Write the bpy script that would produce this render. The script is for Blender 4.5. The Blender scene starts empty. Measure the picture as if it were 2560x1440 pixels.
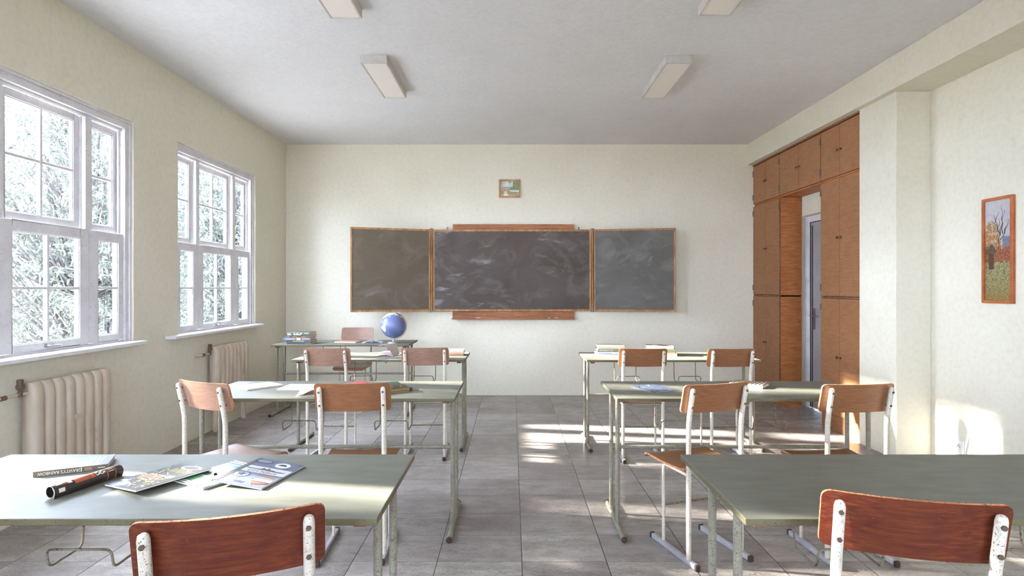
import bpy, math, random
from mathutils import Vector, Matrix, noise

F = 1422.2          # focal length in pixels of a 2560 px wide frame (20 mm on 36 mm)
H = 1.37            # eye height
PI = math.pi
sc = bpy.context.scene
col = sc.collection


def at(px, py, z):
    """the point of the horizontal plane z seen at a pixel of the photograph"""
    y = (H - z) * F / (py - 720.0)
    return Vector(((px - 1280.0) * y / F, y, z))


# ------------------------------------------------------------------ materials
def lin(c):
    return tuple(((v / 255.0) / 12.92 if v / 255.0 <= 0.04045 else ((v / 255.0 + 0.055) / 1.055) ** 2.4) for v in c)


class NT:
    def __init__(self, name):
        self.m = bpy.data.materials.new(name)
        self.m.use_nodes = True
        self.t = self.m.node_tree
        self.n = self.t.nodes
        self.p = self.n["Principled BSDF"]
        self.out = self.n["Material Output"]

    def add(self, typ, **kw):
        nd = self.n.new(typ)
        for k, v in kw.items():
            setattr(nd, k, v)
        return nd

    def link(self, a, b):
        self.t.links.new(a, b)

    def coord(self, scale=(1, 1, 1), world=False, rand=False):
        tc = self.add("ShaderNodeTexCoord")
        src = tc.outputs["Object"]
        if world:
            g = self.add("ShaderNodeNewGeometry")
            src = g.outputs["Position"]
        if rand:
            oi = self.add("ShaderNodeObjectInfo")
            mu = self.add("ShaderNodeMath", operation="MULTIPLY")
            self.link(oi.outputs["Random"], mu.inputs[0])
            mu.inputs[1].default_value = 37.0
            ad = self.add("ShaderNodeVectorMath", operation="ADD")
            self.link(src, ad.inputs[0])
            self.link(mu.outputs[0], ad.inputs[1])
            src = ad.outputs[0]
        mp = self.add("ShaderNodeMapping")
        mp.inputs["Scale"].default_value = scale
        self.link(src, mp.inputs["Vector"])
        return mp.outputs["Vector"]

    def noise(self, vec, scale, detail=4, rough=0.55, dist=0.0):
        nd = self.add("ShaderNodeTexNoise")
        nd.inputs["Scale"].default_value = scale
        nd.inputs["Detail"].default_value = detail
        nd.inputs["Roughness"].default_value = rough
        nd.inputs["Distortion"].default_value = dist
        self.link(vec, nd.inputs["Vector"])
        return nd.outputs["Fac"]

    def ramp(self, fac, stops):
        r = self.add("ShaderNodeValToRGB")
        el = r.color_ramp.elements
        while len(el) < len(stops):
            el.new(0.5)
        for e, (p, c) in zip(el, stops):
            e.position = p
            e.color = (*c, 1) if len(c) == 3 else c
        self.link(fac, r.inputs["Fac"])
        return r.outputs["Color"]

    def mask(self, fac, lo, hi):
        r = self.add("ShaderNodeMapRange")
        r.inputs["From Min"].default_value = lo
        r.inputs["From Max"].default_value = hi
        self.link(fac, r.inputs["Value"])
        return r.outputs["Result"]

    def mix(self, fac, a, b, blend="MIX"):
        m = self.add("ShaderNodeMix", data_type="RGBA", blend_type=blend)
        for s, v in ((m.inputs[0], fac), (m.inputs[6], a), (m.inputs[7], b)):
            if isinstance(v, (int, float)):
                s.default_value = v
            elif isinstance(v, tuple):
                s.default_value = (*v, 1)
            else:
                self.link(v, s)
        return m.outputs[2]

    def math(self, op, a, b=None):
        m = self.add("ShaderNodeMath", operation=op)
        for i, v in enumerate((a, b)):
            if v is None:
                continue
            if isinstance(v, (int, float)):
                m.inputs[i].default_value = v
            else:
                self.link(v, m.inputs[i])
        return m.outputs[0]

    def bump(self, h, strength, dist=0.01):
        b = self.add("ShaderNodeBump")
        b.inputs["Strength"].default_value = strength
        b.inputs["Distance"].default_value = dist
        self.link(h, b.inputs["Height"])
        self.link(b.outputs[0], self.p.inputs["Normal"])

    def base(self, c, rough=0.5, spec=0.5, metal=0.0):
        if isinstance(c, tuple):
            self.p.inputs["Base Color"].default_value = (*c, 1)
        else:
            self.link(c, self.p.inputs["Base Color"])
        if isinstance(rough, (int, float)):
            self.p.inputs["Roughness"].default_value = rough
        else:
            self.link(rough, self.p.inputs["Roughness"])
        self.p.inputs["Specular IOR Level"].default_value = spec
        self.p.inputs["Metallic"].default_value = metal
        return self.m


def plain(name, c, rough=0.5, spec=0.4, metal=0.0):
    return NT(name).base(c, rough, spec, metal)


def m_plaster(name, a, b, stain, amt=0.5, bump=0.22):
    t = NT(name)
    v = t.coord(world=True)
    big = t.noise(v, 1.1, 5, 0.6)
    fine = t.noise(v, 26, 3, 0.6)
    c = t.mix(t.mask(big, 0.3, 0.7), a, b)
    c = t.mix(t.math("MULTIPLY", t.mask(fine, 0.42, 0.75), 0.16), c, stain)
    sp = t.noise(v, 5, 8, 0.75)
    c = t.mix(t.math("MULTIPLY", t.mask(sp, 0.6, 0.8), amt), c, stain)
    t.bump(t.noise(v, 45, 5, 0.6), bump, 0.006)
    return t.base(c, 0.9, 0.15)


def m_paint(name, a, b, chip, thr=0.62, scale=55, stretch=(1, 1, 1), rough=0.45, soft=0.03, chip2=None, spec=0.4):
    t = NT(name)
    v = t.coord(stretch, rand=True)
    c = t.mix(t.mask(t.noise(v, 7, 4), 0.35, 0.65), a, b)
    n = t.noise(v, scale, 7, 0.68)
    k = t.mask(n, thr, thr + soft)
    if chip2:
        c = t.mix(t.mask(t.noise(v, scale * 0.35, 6, 0.7), thr - 0.02, thr + 0.1), c, chip2)
    c = t.mix(k, c, chip)
    t.bump(t.math("SUBTRACT", 1.0, k), 0.35, 0.0015)
    return t.base(c, rough, spec)


def m_wood(name, dark, mid, light, stretch=(1.2, 26, 26), rough=0.42, worn=None, spec=0.4, scale=3.0, flip=0.0):
    t = NT(name)
    v = t.coord(stretch, rand=True)
    g = t.noise(v, scale, 6, 0.62, 0.4)
    c = t.ramp(g, [(0.28, dark), (0.5, mid), (0.72, light)])
    v2 = t.coord((1, 1, 1), rand=True)
    c = t.mix(t.math("MULTIPLY", t.mask(t.noise(v2, 9, 6, 0.7), 0.45, 0.75), 0.4), c, light)
    c = t.mix(t.math("MULTIPLY", t.mask(t.noise(v2, 5, 5, 0.6), 0.5, 0.8), 0.45), c, dark)
    if worn:
        c = t.mix(t.mask(t.noise(v2, 110, 6, 0.75), 0.66, 0.72), c, worn)
    t.bump(t.noise(v, scale * 3, 4), 0.12, 0.002)
    return t.base(c, rough, spec)


MAT = {}
MAT["wall"] = m_plaster("cream_plaster", lin((228, 223, 206)), lin((221, 215, 195)), lin((176, 160, 126)), 0.24)
MAT["ceil"] = m_plaster("ceiling_plaster", lin((228, 228, 228)), lin((221, 220, 219)), lin((184, 174, 162)), 0.2, 0.45)


def m_floor():
    t = NT("stone_floor_tiles")
    g = t.add("ShaderNodeNewGeometry")
    sx = t.add("ShaderNodeSeparateXYZ")
    t.link(g.outputs["Position"], sx.inputs[0])
    tw, td = 0.4243, 0.3057
    u = t.math("DIVIDE", t.math("ADD", sx.outputs[0], -0.049 + tw * 20), tw)
    w = t.math("DIVIDE", t.math("ADD", sx.outputs[1], -3.153 + td * 40), td)
    fu, fw = t.math("FRACT", u), t.math("FRACT", w)
    du = t.math("MULTIPLY", t.math("MINIMUM", fu, t.math("SUBTRACT", 1.0, fu)), tw)
    dw = t.math("MULTIPLY", t.math("MINIMUM", fw, t.math("SUBTRACT", 1.0, fw)), td)
    ju = t.mask(du, 0.0034, 0.0016)
    jw = t.mask(dw, 0.0014, 0.0006)
    j = t.math("MAXIMUM", ju, t.math("MULTIPLY", jw, 0.8))
    cu, cw = t.math("FLOOR", u), t.math("FLOOR", w)
    cx = t.add("ShaderNodeCombineXYZ")
    t.link(cu, cx.inputs[0])
    t.link(cw, cx.inputs[1])
    wn = t.add("ShaderNodeTexWhiteNoise", noise_dimensions="3D")
    t.link(cx.outputs[0], wn.inputs["Vector"])
    rnd = wn.outputs["Value"]
    off = t.add("ShaderNodeVectorMath", operation="SCALE")
    t.link(wn.outputs["Color"], off.inputs[0])
    off.inputs["Scale"].default_value = 9.0
    ad = t.add("ShaderNodeVectorMath", operation="ADD")
    t.link(g.outputs["Position"], ad.inputs[0])
    t.link(off.outputs[0], ad.inputs[1])
    mp = t.add("ShaderNodeMapping")
    mp.inputs["Scale"].default_value = (1.0, 2.6, 1.0)
    t.link(ad.outputs[0], mp.inputs["Vector"])
    v = mp.outputs[0]
    big = t.noise(v, 5, 6, 0.65, 0.3)
    c = t.ramp(big, [(0.3, lin((138, 132, 128))), (0.5, lin((164, 159, 156))), (0.7, lin((186, 182, 179)))])
    tint = t.mix(rnd, lin((214, 208, 204)), lin((255, 252, 246)))
    c = t.mix(1.0, c, tint, "MULTIPLY")
    pits = t.noise(v, 62, 6, 0.7)
    pm = t.mask(pits, 0.55, 0.60)
    dens = t.mask(t.noise(v, 2.2, 4, 0.6), 0.3, 0.62)
    pm = t.math("MULTIPLY", pm, t.math("ADD", t.math("MULTIPLY", dens, 0.75), 0.2))
    c = t.mix(pm, c, lin((76, 68, 60)))
    streak = t.noise(v, 16, 5, 0.7, 1.0)
    c = t.mix(t.math("MULTIPLY", t.mask(streak, 0.56, 0.7), 0.4), c, lin((122, 112, 102)))
    c = t.mix(t.math("MULTIPLY", j, 0.85), c, lin((62, 54, 46)))
    hh = t.math("SUBTRACT", t.math("SUBTRACT", 1.0, pm), t.math("MULTIPLY", j, 2.0))
    t.bump(hh, 0.5, 0.003)
    return t.base(c, t.mask(pits, 0.3, 1.2), 0.35)


MAT["floor"] = m_floor()
MAT["top"] = m_paint("grey_desk_laminate", lin((118, 118, 107)), lin((108, 108, 98)), lin((98, 98, 88)), 0.60, 6, (1, 3, 1), 0.42, 0.25, spec=0.22)
MAT["topedge"] = m_paint("worn_desk_edge", lin((100, 94, 68)), lin((84, 78, 54)), lin((58, 48, 30)), 0.56, 150, (1, 1, 1), 0.6, 0.08)
MAT["steel"] = m_paint("chipped_grey_green_paint", lin((148, 145, 130)), lin((126, 121, 105)), lin((80, 64, 46)), 0.555, 220, (1, 1, 1), 0.4, 0.06, lin((112, 98, 74)))
MAT["white"] = m_paint("chipped_white_tube_paint", lin((216, 209, 195)), lin((200, 191, 174)), lin((88, 72, 56)), 0.565, 260, (1, 1, 0.8), 0.42, 0.06, lin((184, 170, 146)))
MAT["foot"] = m_paint("speckled_lilac_grey_paint", lin((176, 174, 178)), lin((156, 153, 158)), lin((96, 86, 80)), 0.6, 150, (1, 1, 1), 0.5, 0.03)
MAT["cap"] = m_paint("dark_brown_cap", lin((62, 46, 38)), lin((48, 36, 32)), lin((90, 72, 60)), 0.62, 60, rough=0.7)
MAT["bolt"] = plain("rusty_bolt", lin((96, 80, 66)), 0.45, 0.5, 0.6)
MAT["wire"] = m_paint("rusty_wire_paint", lin((132, 124, 102)), lin((108, 98, 76)), lin((64, 50, 36)), 0.56, 70, rough=0.45)
MAT["frame"] = m_paint("chipped_window_paint", lin((232, 230, 232)), lin((218, 215, 216)), lin((120, 104, 94)), 0.635, 80, (1, 1, 1), 0.45, 0.03, lin((190, 182, 176)))
MAT["sill"] = m_paint("sill_paint", lin((236, 235, 236)), lin((224, 222, 222)), lin((150, 136, 122)), 0.66, 40, rough=0.35)
MAT["gap"] = plain("dark_gap", lin((60, 50, 44)), 0.8, 0.1)
MAT["radiator"] = m_paint("cream_radiator_enamel", lin((206, 192, 174)), lin((190, 174, 154)), lin((140, 118, 96)), 0.62, 14, (1, 1, 0.5), 0.35, 0.2)
MAT["brass"] = m_paint("dark_valve_metal", lin((104, 80, 66)), lin((84, 64, 54)), lin((150, 128, 108)), 0.6, 50, rough=0.4)
MAT["seat_orange"] = m_wood("orange_brown_plywood", lin((104, 65, 39)), lin((119, 78, 49)), lin((134, 92, 61)), (3, 60, 60), 0.36, lin((214, 170, 126)))
MAT["seat_shaded"] = m_wood("shaded_red_brown_plywood", lin((60, 20, 12)), lin((84, 32, 17)), lin((112, 56, 27)), (3, 50, 50), 0.38, lin((190, 128, 80)))  # same chair plywood, with the foreground shade put into its colour
MAT["seat_pale"] = m_wood("pale_pink_brown_plywood", lin((118, 86, 70)), lin((136, 104, 86)), lin((154, 124, 104)), (3, 60, 60), 0.4, lin((220, 190, 160)))  # lighter, less saturated tone of the chair plywood
MAT["plyedge"] = m_paint("worn_plywood_edge", lin((196, 142, 100)), lin((160, 96, 60)), lin((62, 34, 22)), 0.53, 120, rough=0.6, soft=0.06)
MAT["cab"] = m_wood("cupboard_veneer", lin((118, 77, 48)), lin((136, 93, 60)), lin((150, 108, 74)), (7, 2.2, 38), 0.5, None, 0.3, 4)
MAT["cabdark"] = m_wood("dark_cupboard_veneer", lin((130, 72, 36)), lin((156, 94, 50)), lin((178, 116, 70)), (3, 2, 30), 0.5, None, 0.3, 3)
MAT["cabedge"] = m_paint("cupboard_edge", lin((126, 86, 56)), lin((110, 72, 46)), lin((74, 44, 28)), 0.55, 60, rough=0.6)
MAT["knob"] = plain("turned_wood_knob", lin((98, 58, 36)), 0.45, 0.4)
MAT["hinge"] = plain("dark_hinge_steel", lin((92, 88, 90)), 0.35, 0.5, 0.6)
MAT["bframe"] = m_wood("board_frame_wood", lin((104, 66, 30)), lin((146, 100, 54)), lin((178, 132, 82)), (9, 2, 2), 0.5)
MAT["bplank"] = m_wood("board_plank_wood", lin((92, 48, 20)), lin((134, 80, 40)), lin((160, 104, 60)), (1, 10, 12), 0.5)
MAT["picframe"] = m_wood("picture_frame_wood", lin((116, 56, 26)), lin((156, 84, 44)), lin((182, 112, 64)), (2, 2, 2), 0.45)
MAT["goldframe"] = m_wood("gilt_frame_wood", lin((116, 82, 46)), lin((156, 116, 74)), lin((190, 152, 106)), (4, 4, 4), 0.4)
MAT["chalk"] = plain("chalk", lin((236, 232, 224)), 0.9, 0.1)
MAT["lamp"] = m_paint("lamp_housing_paint", lin((206, 201, 194)), lin((190, 184, 176)), lin((110, 98, 86)), 0.64, 30, rough=0.5)
MAT["diffuser"] = plain("frosted_diffuser", lin((240, 232, 222)), 0.5, 0.4)
MAT["plastic"] = plain("white_plastic", lin((236, 234, 230)), 0.35, 0.5)
MAT["dark"] = plain("dark_plastic", lin((46, 42, 40)), 0.5, 0.4)
MAT["paper"] = m_paint("book_pages", lin((232, 224, 206)), lin((220, 208, 186)), lin((196, 182, 156)), 0.6, 12, (1, 1, 40), 0.8)
MAT["door"] = m_paint("lilac_grey_door_paint", lin((160, 158, 160)), lin((150, 148, 151)), lin((120, 112, 112)), 0.66, 24, rough=0.4)
MAT["chrome"] = plain("satin_metal", lin((176, 172, 172)), 0.3, 0.5, 0.9)
MAT["silver"] = plain("silver_arm", lin((196, 192, 190)), 0.35, 0.5, 0.7)


def m_print():
    t = NT("printed_colour")
    a = t.add("ShaderNodeAttribute", attribute_name="Col")
    return t.base(a.outputs["Color"], 0.32, 0.5)


MAT["print"] = m_print()


def m_canvas():
    t = NT("oil_paint")
    a = t.add("ShaderNodeAttribute", attribute_name="Col")
    t.bump(t.noise(t.coord((1, 1, 1)), 160, 5), 0.3, 0.002)
    return t.base(a.outputs["Color"], 0.5, 0.3)


MAT["canvas"] = m_canvas()


def m_board(name, a, b, chalk, amt=0.7):
    t = NT(name)
    v = t.coord((1, 1, 1.5), rand=True)
    c = t.mix(t.mask(t.noise(v, 1.4, 5, 0.6, 0.6), 0.35, 0.68), a, b)
    s1 = t.mask(t.noise(v, 2.2, 7, 0.62, 1.6), 0.5, 0.8)
    c = t.mix(t.math("MULTIPLY", s1, 0.6), c, chalk)
    v2 = t.coord((0.8, 1, 2.0), rand=True)
    s2 = t.mask(t.noise(v2, 1.9, 7, 0.62, 2.6), 0.56, 0.74)
    gate = t.mask(t.noise(v, 1.7, 3, 0.5), 0.46, 0.62)
    c = t.mix(t.math("MULTIPLY", t.math("MULTIPLY", s2, gate), amt), c, lin((158, 154, 152)))
    c = t.mix(t.math("MULTIPLY", t.mask(t.noise(v, 60, 4, 0.7), 0.5, 0.8), 0.12), c, chalk)
    return t.base(c, 0.55, 0.3)


MAT["board"] = m_board("slate_writing_surface", lin((62, 52, 43)), lin((76, 66, 60)), lin((116, 110, 106)))
MAT["boardL"] = m_board("brown_slate_surface", lin((78, 68, 50)), lin((90, 78, 64)), lin((118, 108, 96)), 0.25)
MAT["boardR"] = m_board("grey_slate_surface", lin((78, 74, 66)), lin((92, 88, 84)), lin((124, 122, 120)), 0.3)


def m_glass():
    t = NT("window_glass")
    tr = t.add("ShaderNodeBsdfTransparent")
    gl = t.add("ShaderNodeBsdfGlossy")
    gl.inputs["Roughness"].default_value = 0.02
    fr = t.add("ShaderNodeFresnel")
    fr.inputs["IOR"].default_value = 1.45
    mx = t.add("ShaderNodeMixShader")
    ge = t.add("ShaderNodeNewGeometry")
    fac = t.math("MULTIPLY", fr.outputs[0], t.math("SUBTRACT", 1.0, ge.outputs["Backfacing"]))
    t.link(fac, mx.inputs[0])
    t.link(tr.outputs[0], mx.inputs[1])
    t.link(gl.outputs[0], mx.inputs[2])
    t.link(mx.outputs[0], t.out.inputs["Surface"])
    return t.m


MAT["glass"] = m_glass()


def m_leaf(name, a, b):
    t = NT(name)
    g = t.add("ShaderNodeNewGeometry")
    c = t.mix(g.outputs["Random Per Island"], a, b)
    t.base(c, 0.9, 0.0)
    tl = t.add("ShaderNodeBsdfTranslucent")
    t.link(c, tl.inputs["Color"])
    mx = t.add("ShaderNodeMixShader")
    mx.inputs[0].default_value = 0.4
    t.link(t.p.outputs[0], mx.inputs[1])
    t.link(tl.outputs[0], mx.inputs[2])
    t.link(mx.outputs[0], t.out.inputs["Surface"])
    return t.m


MAT["leaf"] = m_leaf("narrow_green_leaves", (0.036, 0.040, 0.033), (0.088, 0.095, 0.080))
MAT["bark"] = m_paint("grey_bark", (0.060, 0.058, 0.056), (0.080, 0.077, 0.074), (0.045, 0.042, 0.040), 0.5, 12, (1, 1, 0.3), 0.95, spec=0.0)
MAT["ground"] = plain("pale_gravel_ground", (0.78, 0.77, 0.74), 0.95, 0.1)


# ------------------------------------------------------------------ mesh building
class MB:
    def __init__(self):
        self.v, self.f, self.mi, self.sm, self.c = [], [], [], [], []
        self.M = Matrix.Identity(4)

    def add(self, vs, fs, m=0, smooth=False, colr=None):
        o = len(self.v)
        self.v += [tuple(self.M @ Vector(p)) for p in vs]
        for f in fs:
            self.f.append([o + i for i in f])
            self.mi.append(m)
            self.sm.append(smooth)
            self.c.append(colr or (1, 1, 1))
        return o

    def box(self, a, b, m=0, colr=None, faces=None):
        x0, y0, z0 = (min(a[i], b[i]) for i in range(3))
        x1, y1, z1 = (max(a[i], b[i]) for i in range(3))
        vs = [(x0, y0, z0), (x1, y0, z0), (x1, y1, z0), (x0, y1, z0), (x0, y0, z1), (x1, y0, z1), (x1, y1, z1), (x0, y1, z1)]
        fs = [(0, 3, 2, 1), (4, 5, 6, 7), (0, 1, 5, 4), (1, 2, 6, 5), (2, 3, 7, 6), (3, 0, 4, 7)]
        if faces:   # material per face: bottom, top, front(-y), right, back, left
            for f, mm in zip(fs, faces):
                self.add(vs, [f], mm, False, colr)
            return
        self.add(vs, fs, m, False, colr)

    def tube(self, pts, r, m=0, seg=12, cap=True, closed=False, mcap=None):
        pts = [Vector(p) for p in pts]
        n = len(pts)
        rs = r if isinstance(r, (list, tuple)) else [r] * n
        up = None
        rings = []
        for i, p in enumerate(pts):
            a = pts[max(i - 1, 0)]
            b = pts[min(i + 1, n - 1)]
            d = (b - a).normalized()
            if up is None:
                up = Vector((0, 0, 1)) if abs(d.z) < 0.9 else Vector((1, 0, 0))
            s = d.cross(up)
            if s.length < 1e-6:
                s = d.orthogonal()
            s.normalize()
            up = s.cross(d).normalized()
            k = 1.0
            if 0 < i < n - 1:
                d1 = (p - a).normalized()
                c = max(0.3, d1.dot(d))
                k = 1.0 / c
            rings.append([p + (s * math.cos(2 * PI * j / seg) + up * math.sin(2 * PI * j / seg)) * rs[i] * min(k, 1.4) for j in range(seg)])
        vs = [tuple(q) for ring in rings for q in ring]
        fs = []
        for i in range(n - 1):
            for j in range(seg):
                k = (j + 1) % seg
                fs.append((i * seg + j, i * seg + k, (i + 1) * seg + k, (i + 1) * seg + j))
        self.add(vs, fs, m, True)
        if cap:
            mc = m if mcap is None else mcap
            self.add([tuple(q) for q in rings[0]], [tuple(range(seg))], mc)
            self.add([tuple(q) for q in rings[-1]], [tuple(reversed(range(seg)))], mc)

    def lathe(self, prof, m=0, seg=24, center=(0, 0, 0)):
        cx, cy, cz = center
        vs = [(cx + r * math.cos(2 * PI * j / seg), cy + r * math.sin(2 * PI * j / seg), cz + z) for r, z in prof for j in range(seg)]
        fs = []
        for i in range(len(prof) - 1):
            for j in range(seg):
                k = (j + 1) % seg
                fs.append((i * seg + j, i * seg + k, (i + 1) * seg + k, (i + 1) * seg + j))
        self.add(vs, fs, m, True)
        self.add(vs[:seg], [tuple(reversed(range(seg)))], m)
        self.add(vs[-seg:], [tuple(range(seg))], m)

    def prism(self, poly, z0, z1, m=0, medge=None, colr=None):
        n = len(poly)
        lo = [(x, y, z0) for x, y in poly]
        hi = [(x, y, z1) for x, y in poly]
        self.add(lo, [tuple(reversed(range(n)))], m, False, colr)
        self.add(hi, [tuple(range(n))], m, False, colr)
        self.add(lo + hi, [(i, (i + 1) % n, n + (i + 1) % n, n + i) for i in range(n)], m if medge is None else medge, False, colr)

    def slab(self, us, lohi, P, nv=3, m=0, medge=1):
        """loft: for each u a v-range; P(u, v, side) gives the point on side 0 (under) / 1 (upper)"""
        nu = len(us)
        g = [[], []]
        for side in (0, 1):
            for u in us:
                lo, hi = lohi(u)
                for j in range(nv + 1):
                    g[side].append(tuple(P(u, lo + (hi - lo) * j / nv, side)))
        w = nv + 1
        fs = [(i * w + j, (i + 1) * w + j, (i + 1) * w + j + 1, i * w + j + 1) for i in range(nu - 1) for j in range(nv)]
        self.add(g[1], fs, m, True)
        self.add(g[0], [tuple(reversed(f)) for f in fs], m, True)
        ring = [i * w for i in range(nu)] + [(nu - 1) * w + j for j in range(1, w)] + [i * w + nv for i in range(nu - 2, -1, -1)] + [j for j in range(nv - 1, 0, -1)]
        vs = [g[0][i] for i in ring] + [g[1][i] for i in ring]
        n = len(ring)
        self.add(vs, [(i, (i + 1) % n, n + (i + 1) % n, n + i) for i in range(n)], medge, False)

    def build(self, name, mats, parent=None, bevel=0.0, seg=2, weld=False):
        me = bpy.data.meshes.new(name)
        me.from_pydata(self.v, [], self.f)
        for m in (mats if isinstance(mats, (list, tuple)) else [mats]):
            me.materials.append(MAT[m] if isinstance(m, str) else m)
        me.polygons.foreach_set("material_index", self.mi)
        me.polygons.foreach_set("use_smooth", self.sm)
        if any(c != (1, 1, 1) for c in self.c):
            ca = me.color_attributes.new("Col", "FLOAT_COLOR", "CORNER")
            buf = []
            for p, c in zip(me.polygons, self.c):
                buf += [c[0], c[1], c[2], 1.0] * p.loop_total
            ca.data.foreach_set("color", buf)
        me.update()
        o = bpy.data.objects.new(name, me)
        col.objects.link(o)
        if parent:
            o.parent = parent
        if bevel or weld:
            # merge seams between separately added faces first so that the bevel has shared edges
            import bmesh
            bm = bmesh.new()
            bm.from_mesh(me)
            bmesh.ops.remove_doubles(bm, verts=bm.verts, dist=1e-5)
            bm.to_mesh(me)
            bm.free()
        if bevel:
            b = o.modifiers.new("bevel", "BEVEL")
            b.width = bevel
            b.segments = seg
            b.limit_method = "ANGLE"
            b.angle_limit = math.radians(50)
        return o


def fillet(pts, r, n=5):
    pts = [Vector(p) for p in pts]
    out = [pts[0]]
    for i in range(1, len(pts) - 1):
        a, p, b = pts[i - 1], pts[i], pts[i + 1]
        d1, d2 = (a - p), (b - p)
        rr = min(r, d1.length * 0.48, d2.length * 0.48)
        s, e = p + d1.normalized() * rr, p + d2.normalized() * rr
        for k in range(n + 1):
            t = k / n
            out.append(s * (1 - t) ** 2 + p * 2 * t * (1 - t) + e * t * t)
    out.append(pts[-1])
    return out


def tag(o, label=None, cat=None, group=None, kind=None):
    if label:
        o["label"] = label
    if cat:
        o["category"] = cat
    if group:
        o["group"] = group
    if kind:
        o["kind"] = kind
    return o


def empty(name, loc=(0, 0, 0), rz=0.0):
    o = bpy.data.objects.new(name, None)
    o.empty_display_size = 0.1
    col.objects.link(o)
    o.location = loc
    o.rotation_euler = (0, 0, rz)
    return o


def copy_tree(o, parent=None):
    c = o.copy()
    col.objects.link(c)
    if parent:
        c.parent = parent
    for ch in list(o.children):
        copy_tree(ch, c)
    return c


def boxpart(name, a, b, mat, parent=None, bevel=0.0):
    m = MB()
    m.box(a, b)
    return m.build(name, mat, parent, bevel)


def struct(o):
    o["kind"] = "structure"
    return o


def text_obj(name, s, size, M, mat, parent, color=None, align="CENTER", sx=1.0, spacing=1.0, ext=0.0002, join=None):
    cu = bpy.data.curves.new("txt", "FONT")
    cu.body = s
    cu.size = size
    cu.align_x = align
    cu.align_y = "CENTER"
    cu.extrude = ext
    cu.space_character = spacing
    cu.resolution_u = 3
    ob = bpy.data.objects.new("txt", cu)
    col.objects.link(ob)
    bpy.context.view_layer.update()
    dg = bpy.context.evaluated_depsgraph_get()
    me = bpy.data.meshes.new_from_object(ob.evaluated_get(dg))
    bpy.data.objects.remove(ob)
    me.transform(M @ Matrix.Diagonal((sx, 1, 1, 1)))
    me.name = name
    if join is not None:
        join.add([tuple(v.co) for v in me.vertices], [tuple(p.vertices) for p in me.polygons], 0, False, color)
        bpy.data.meshes.remove(me)
        return None
    me.materials.clear()
    me.materials.append(MAT[mat])
    o = bpy.data.objects.new(name, me)
    col.objects.link(o)
    o.parent = parent
    return o


# ------------------------------------------------------------------ the room
XL, XR, YB, YF, ZC = -2.888, 3.344, 7.27, -2.6, 3.205
WT = 0.13
WIN = [2.85, 4.91, 0.79]      # near edge of each window opening
WW = 1.491
WZ0, WZ1 = 0.94, 2.635

struct(boxpart("floor", (XL - WT, YF - WT, -0.12), (XR + 0.5, YB + WT, 0), "floor"))
struct(boxpart("ceiling", (XL - WT, YF - WT, ZC), (XR + 0.5, YB + WT, ZC + 0.2), "ceil"))
struct(boxpart("wall_back", (XL - WT, YB, 0), (XR + 0.5, YB + WT, ZC), "wall"))
# wall behind the viewer, with two invented windows added for fill light
FILL_WIN = [-0.55, 2.25]      # right-hand edge of each opening
m = MB()
m.box((XL - WT, YF - WT, 0), (XR + 0.5, YF, WZ0))
m.box((XL - WT, YF - WT, WZ1), (XR + 0.5, YF, ZC))
m.box((XL - WT, YF - WT, WZ0), (FILL_WIN[0] - WW, YF, WZ1))
m.box((FILL_WIN[0], YF - WT, WZ0), (FILL_WIN[1] - WW, YF, WZ1))
m.box((FILL_WIN[1], YF - WT, WZ0), (XR + 0.5, YF, WZ1))
struct(m.build("wall_front", "wall"))
m = MB()
m.box((XL - WT, YF, 0), (XL, YB, WZ0))
m.box((XL - WT, YF, WZ1), (XL, YB, ZC))
ys = [YF]
for w in sorted(WIN):
    ys += [w, w + WW]
ys.append(YB)
for i in range(0, len(ys), 2):
    m.box((XL - WT, ys[i], WZ0), (XL, ys[i + 1], WZ1))
struct(m.build("wall_left", "wall"))
DY0, DY1, DZ = 5.76, 6.60, 2.195
m = MB()
m.box((XR, YF, 0), (XR + WT, DY0, ZC))
m.box((XR, DY1, 0), (XR + WT, YB, ZC))
m.box((XR, DY0, DZ), (XR + WT, DY1, ZC))
struct(m.build("wall_right", "wall"))
# beam under the ceiling and the pier that carries it
struct(boxpart("trim_1", (3.006, YF, 2.94), (XR, YB, ZC), "wall", None, 0.004))
struct(boxpart("trim_2", (3.063, 4.538, 0), (XR, 5.017, 2.94), "wall", None, 0.004))

# door in its shallow recess
d = struct(empty("door_1", (3.42, 5.76, 0)))
m = MB()
m.box((-0.01, 0.0, 0), (0.05, 0.06, 2.19))
m.box((-0.01, 0.775, 0), (0.05, 0.84, 2.19))
m.box((-0.01, 0.06, 2.13), (0.05, 0.775, 2.19))
m.box((-0.022, 0.0, 0), (-0.01, 0.03, 2.19))
m.box((-0.022, 0.81, 0), (-0.01, 0.84, 2.19))
m.build("door_frame", "frame", d, 0.002)
m = MB()
m.box((0.008, 0.066, 0.006), (0.046, 0.769, 2.126))
m.build("door_leaf", "door", d, 0.003)
m = MB()
m.box((0.0, 0.761, 0.01), (0.008, 0.769, 2.12))
m.box((0.0, 0.72, 0.01), (0.006, 0.728, 2.08))
m.box((0.0, 0.066, 2.116), (0.008, 0.769, 2.124))
m.build("door_moulding", "gap", d)
m = MB()
m.box((-0.002, 0.66, 0.90), (0.008, 0.70, 1.14))
m.tube(fillet([(0.0, 0.68, 1.06), (-0.05, 0.68, 1.06), (-0.05, 0.57, 1.055)], 0.012), 0.009)
m.build("door_handle", "chrome", d, 0.001)


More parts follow.
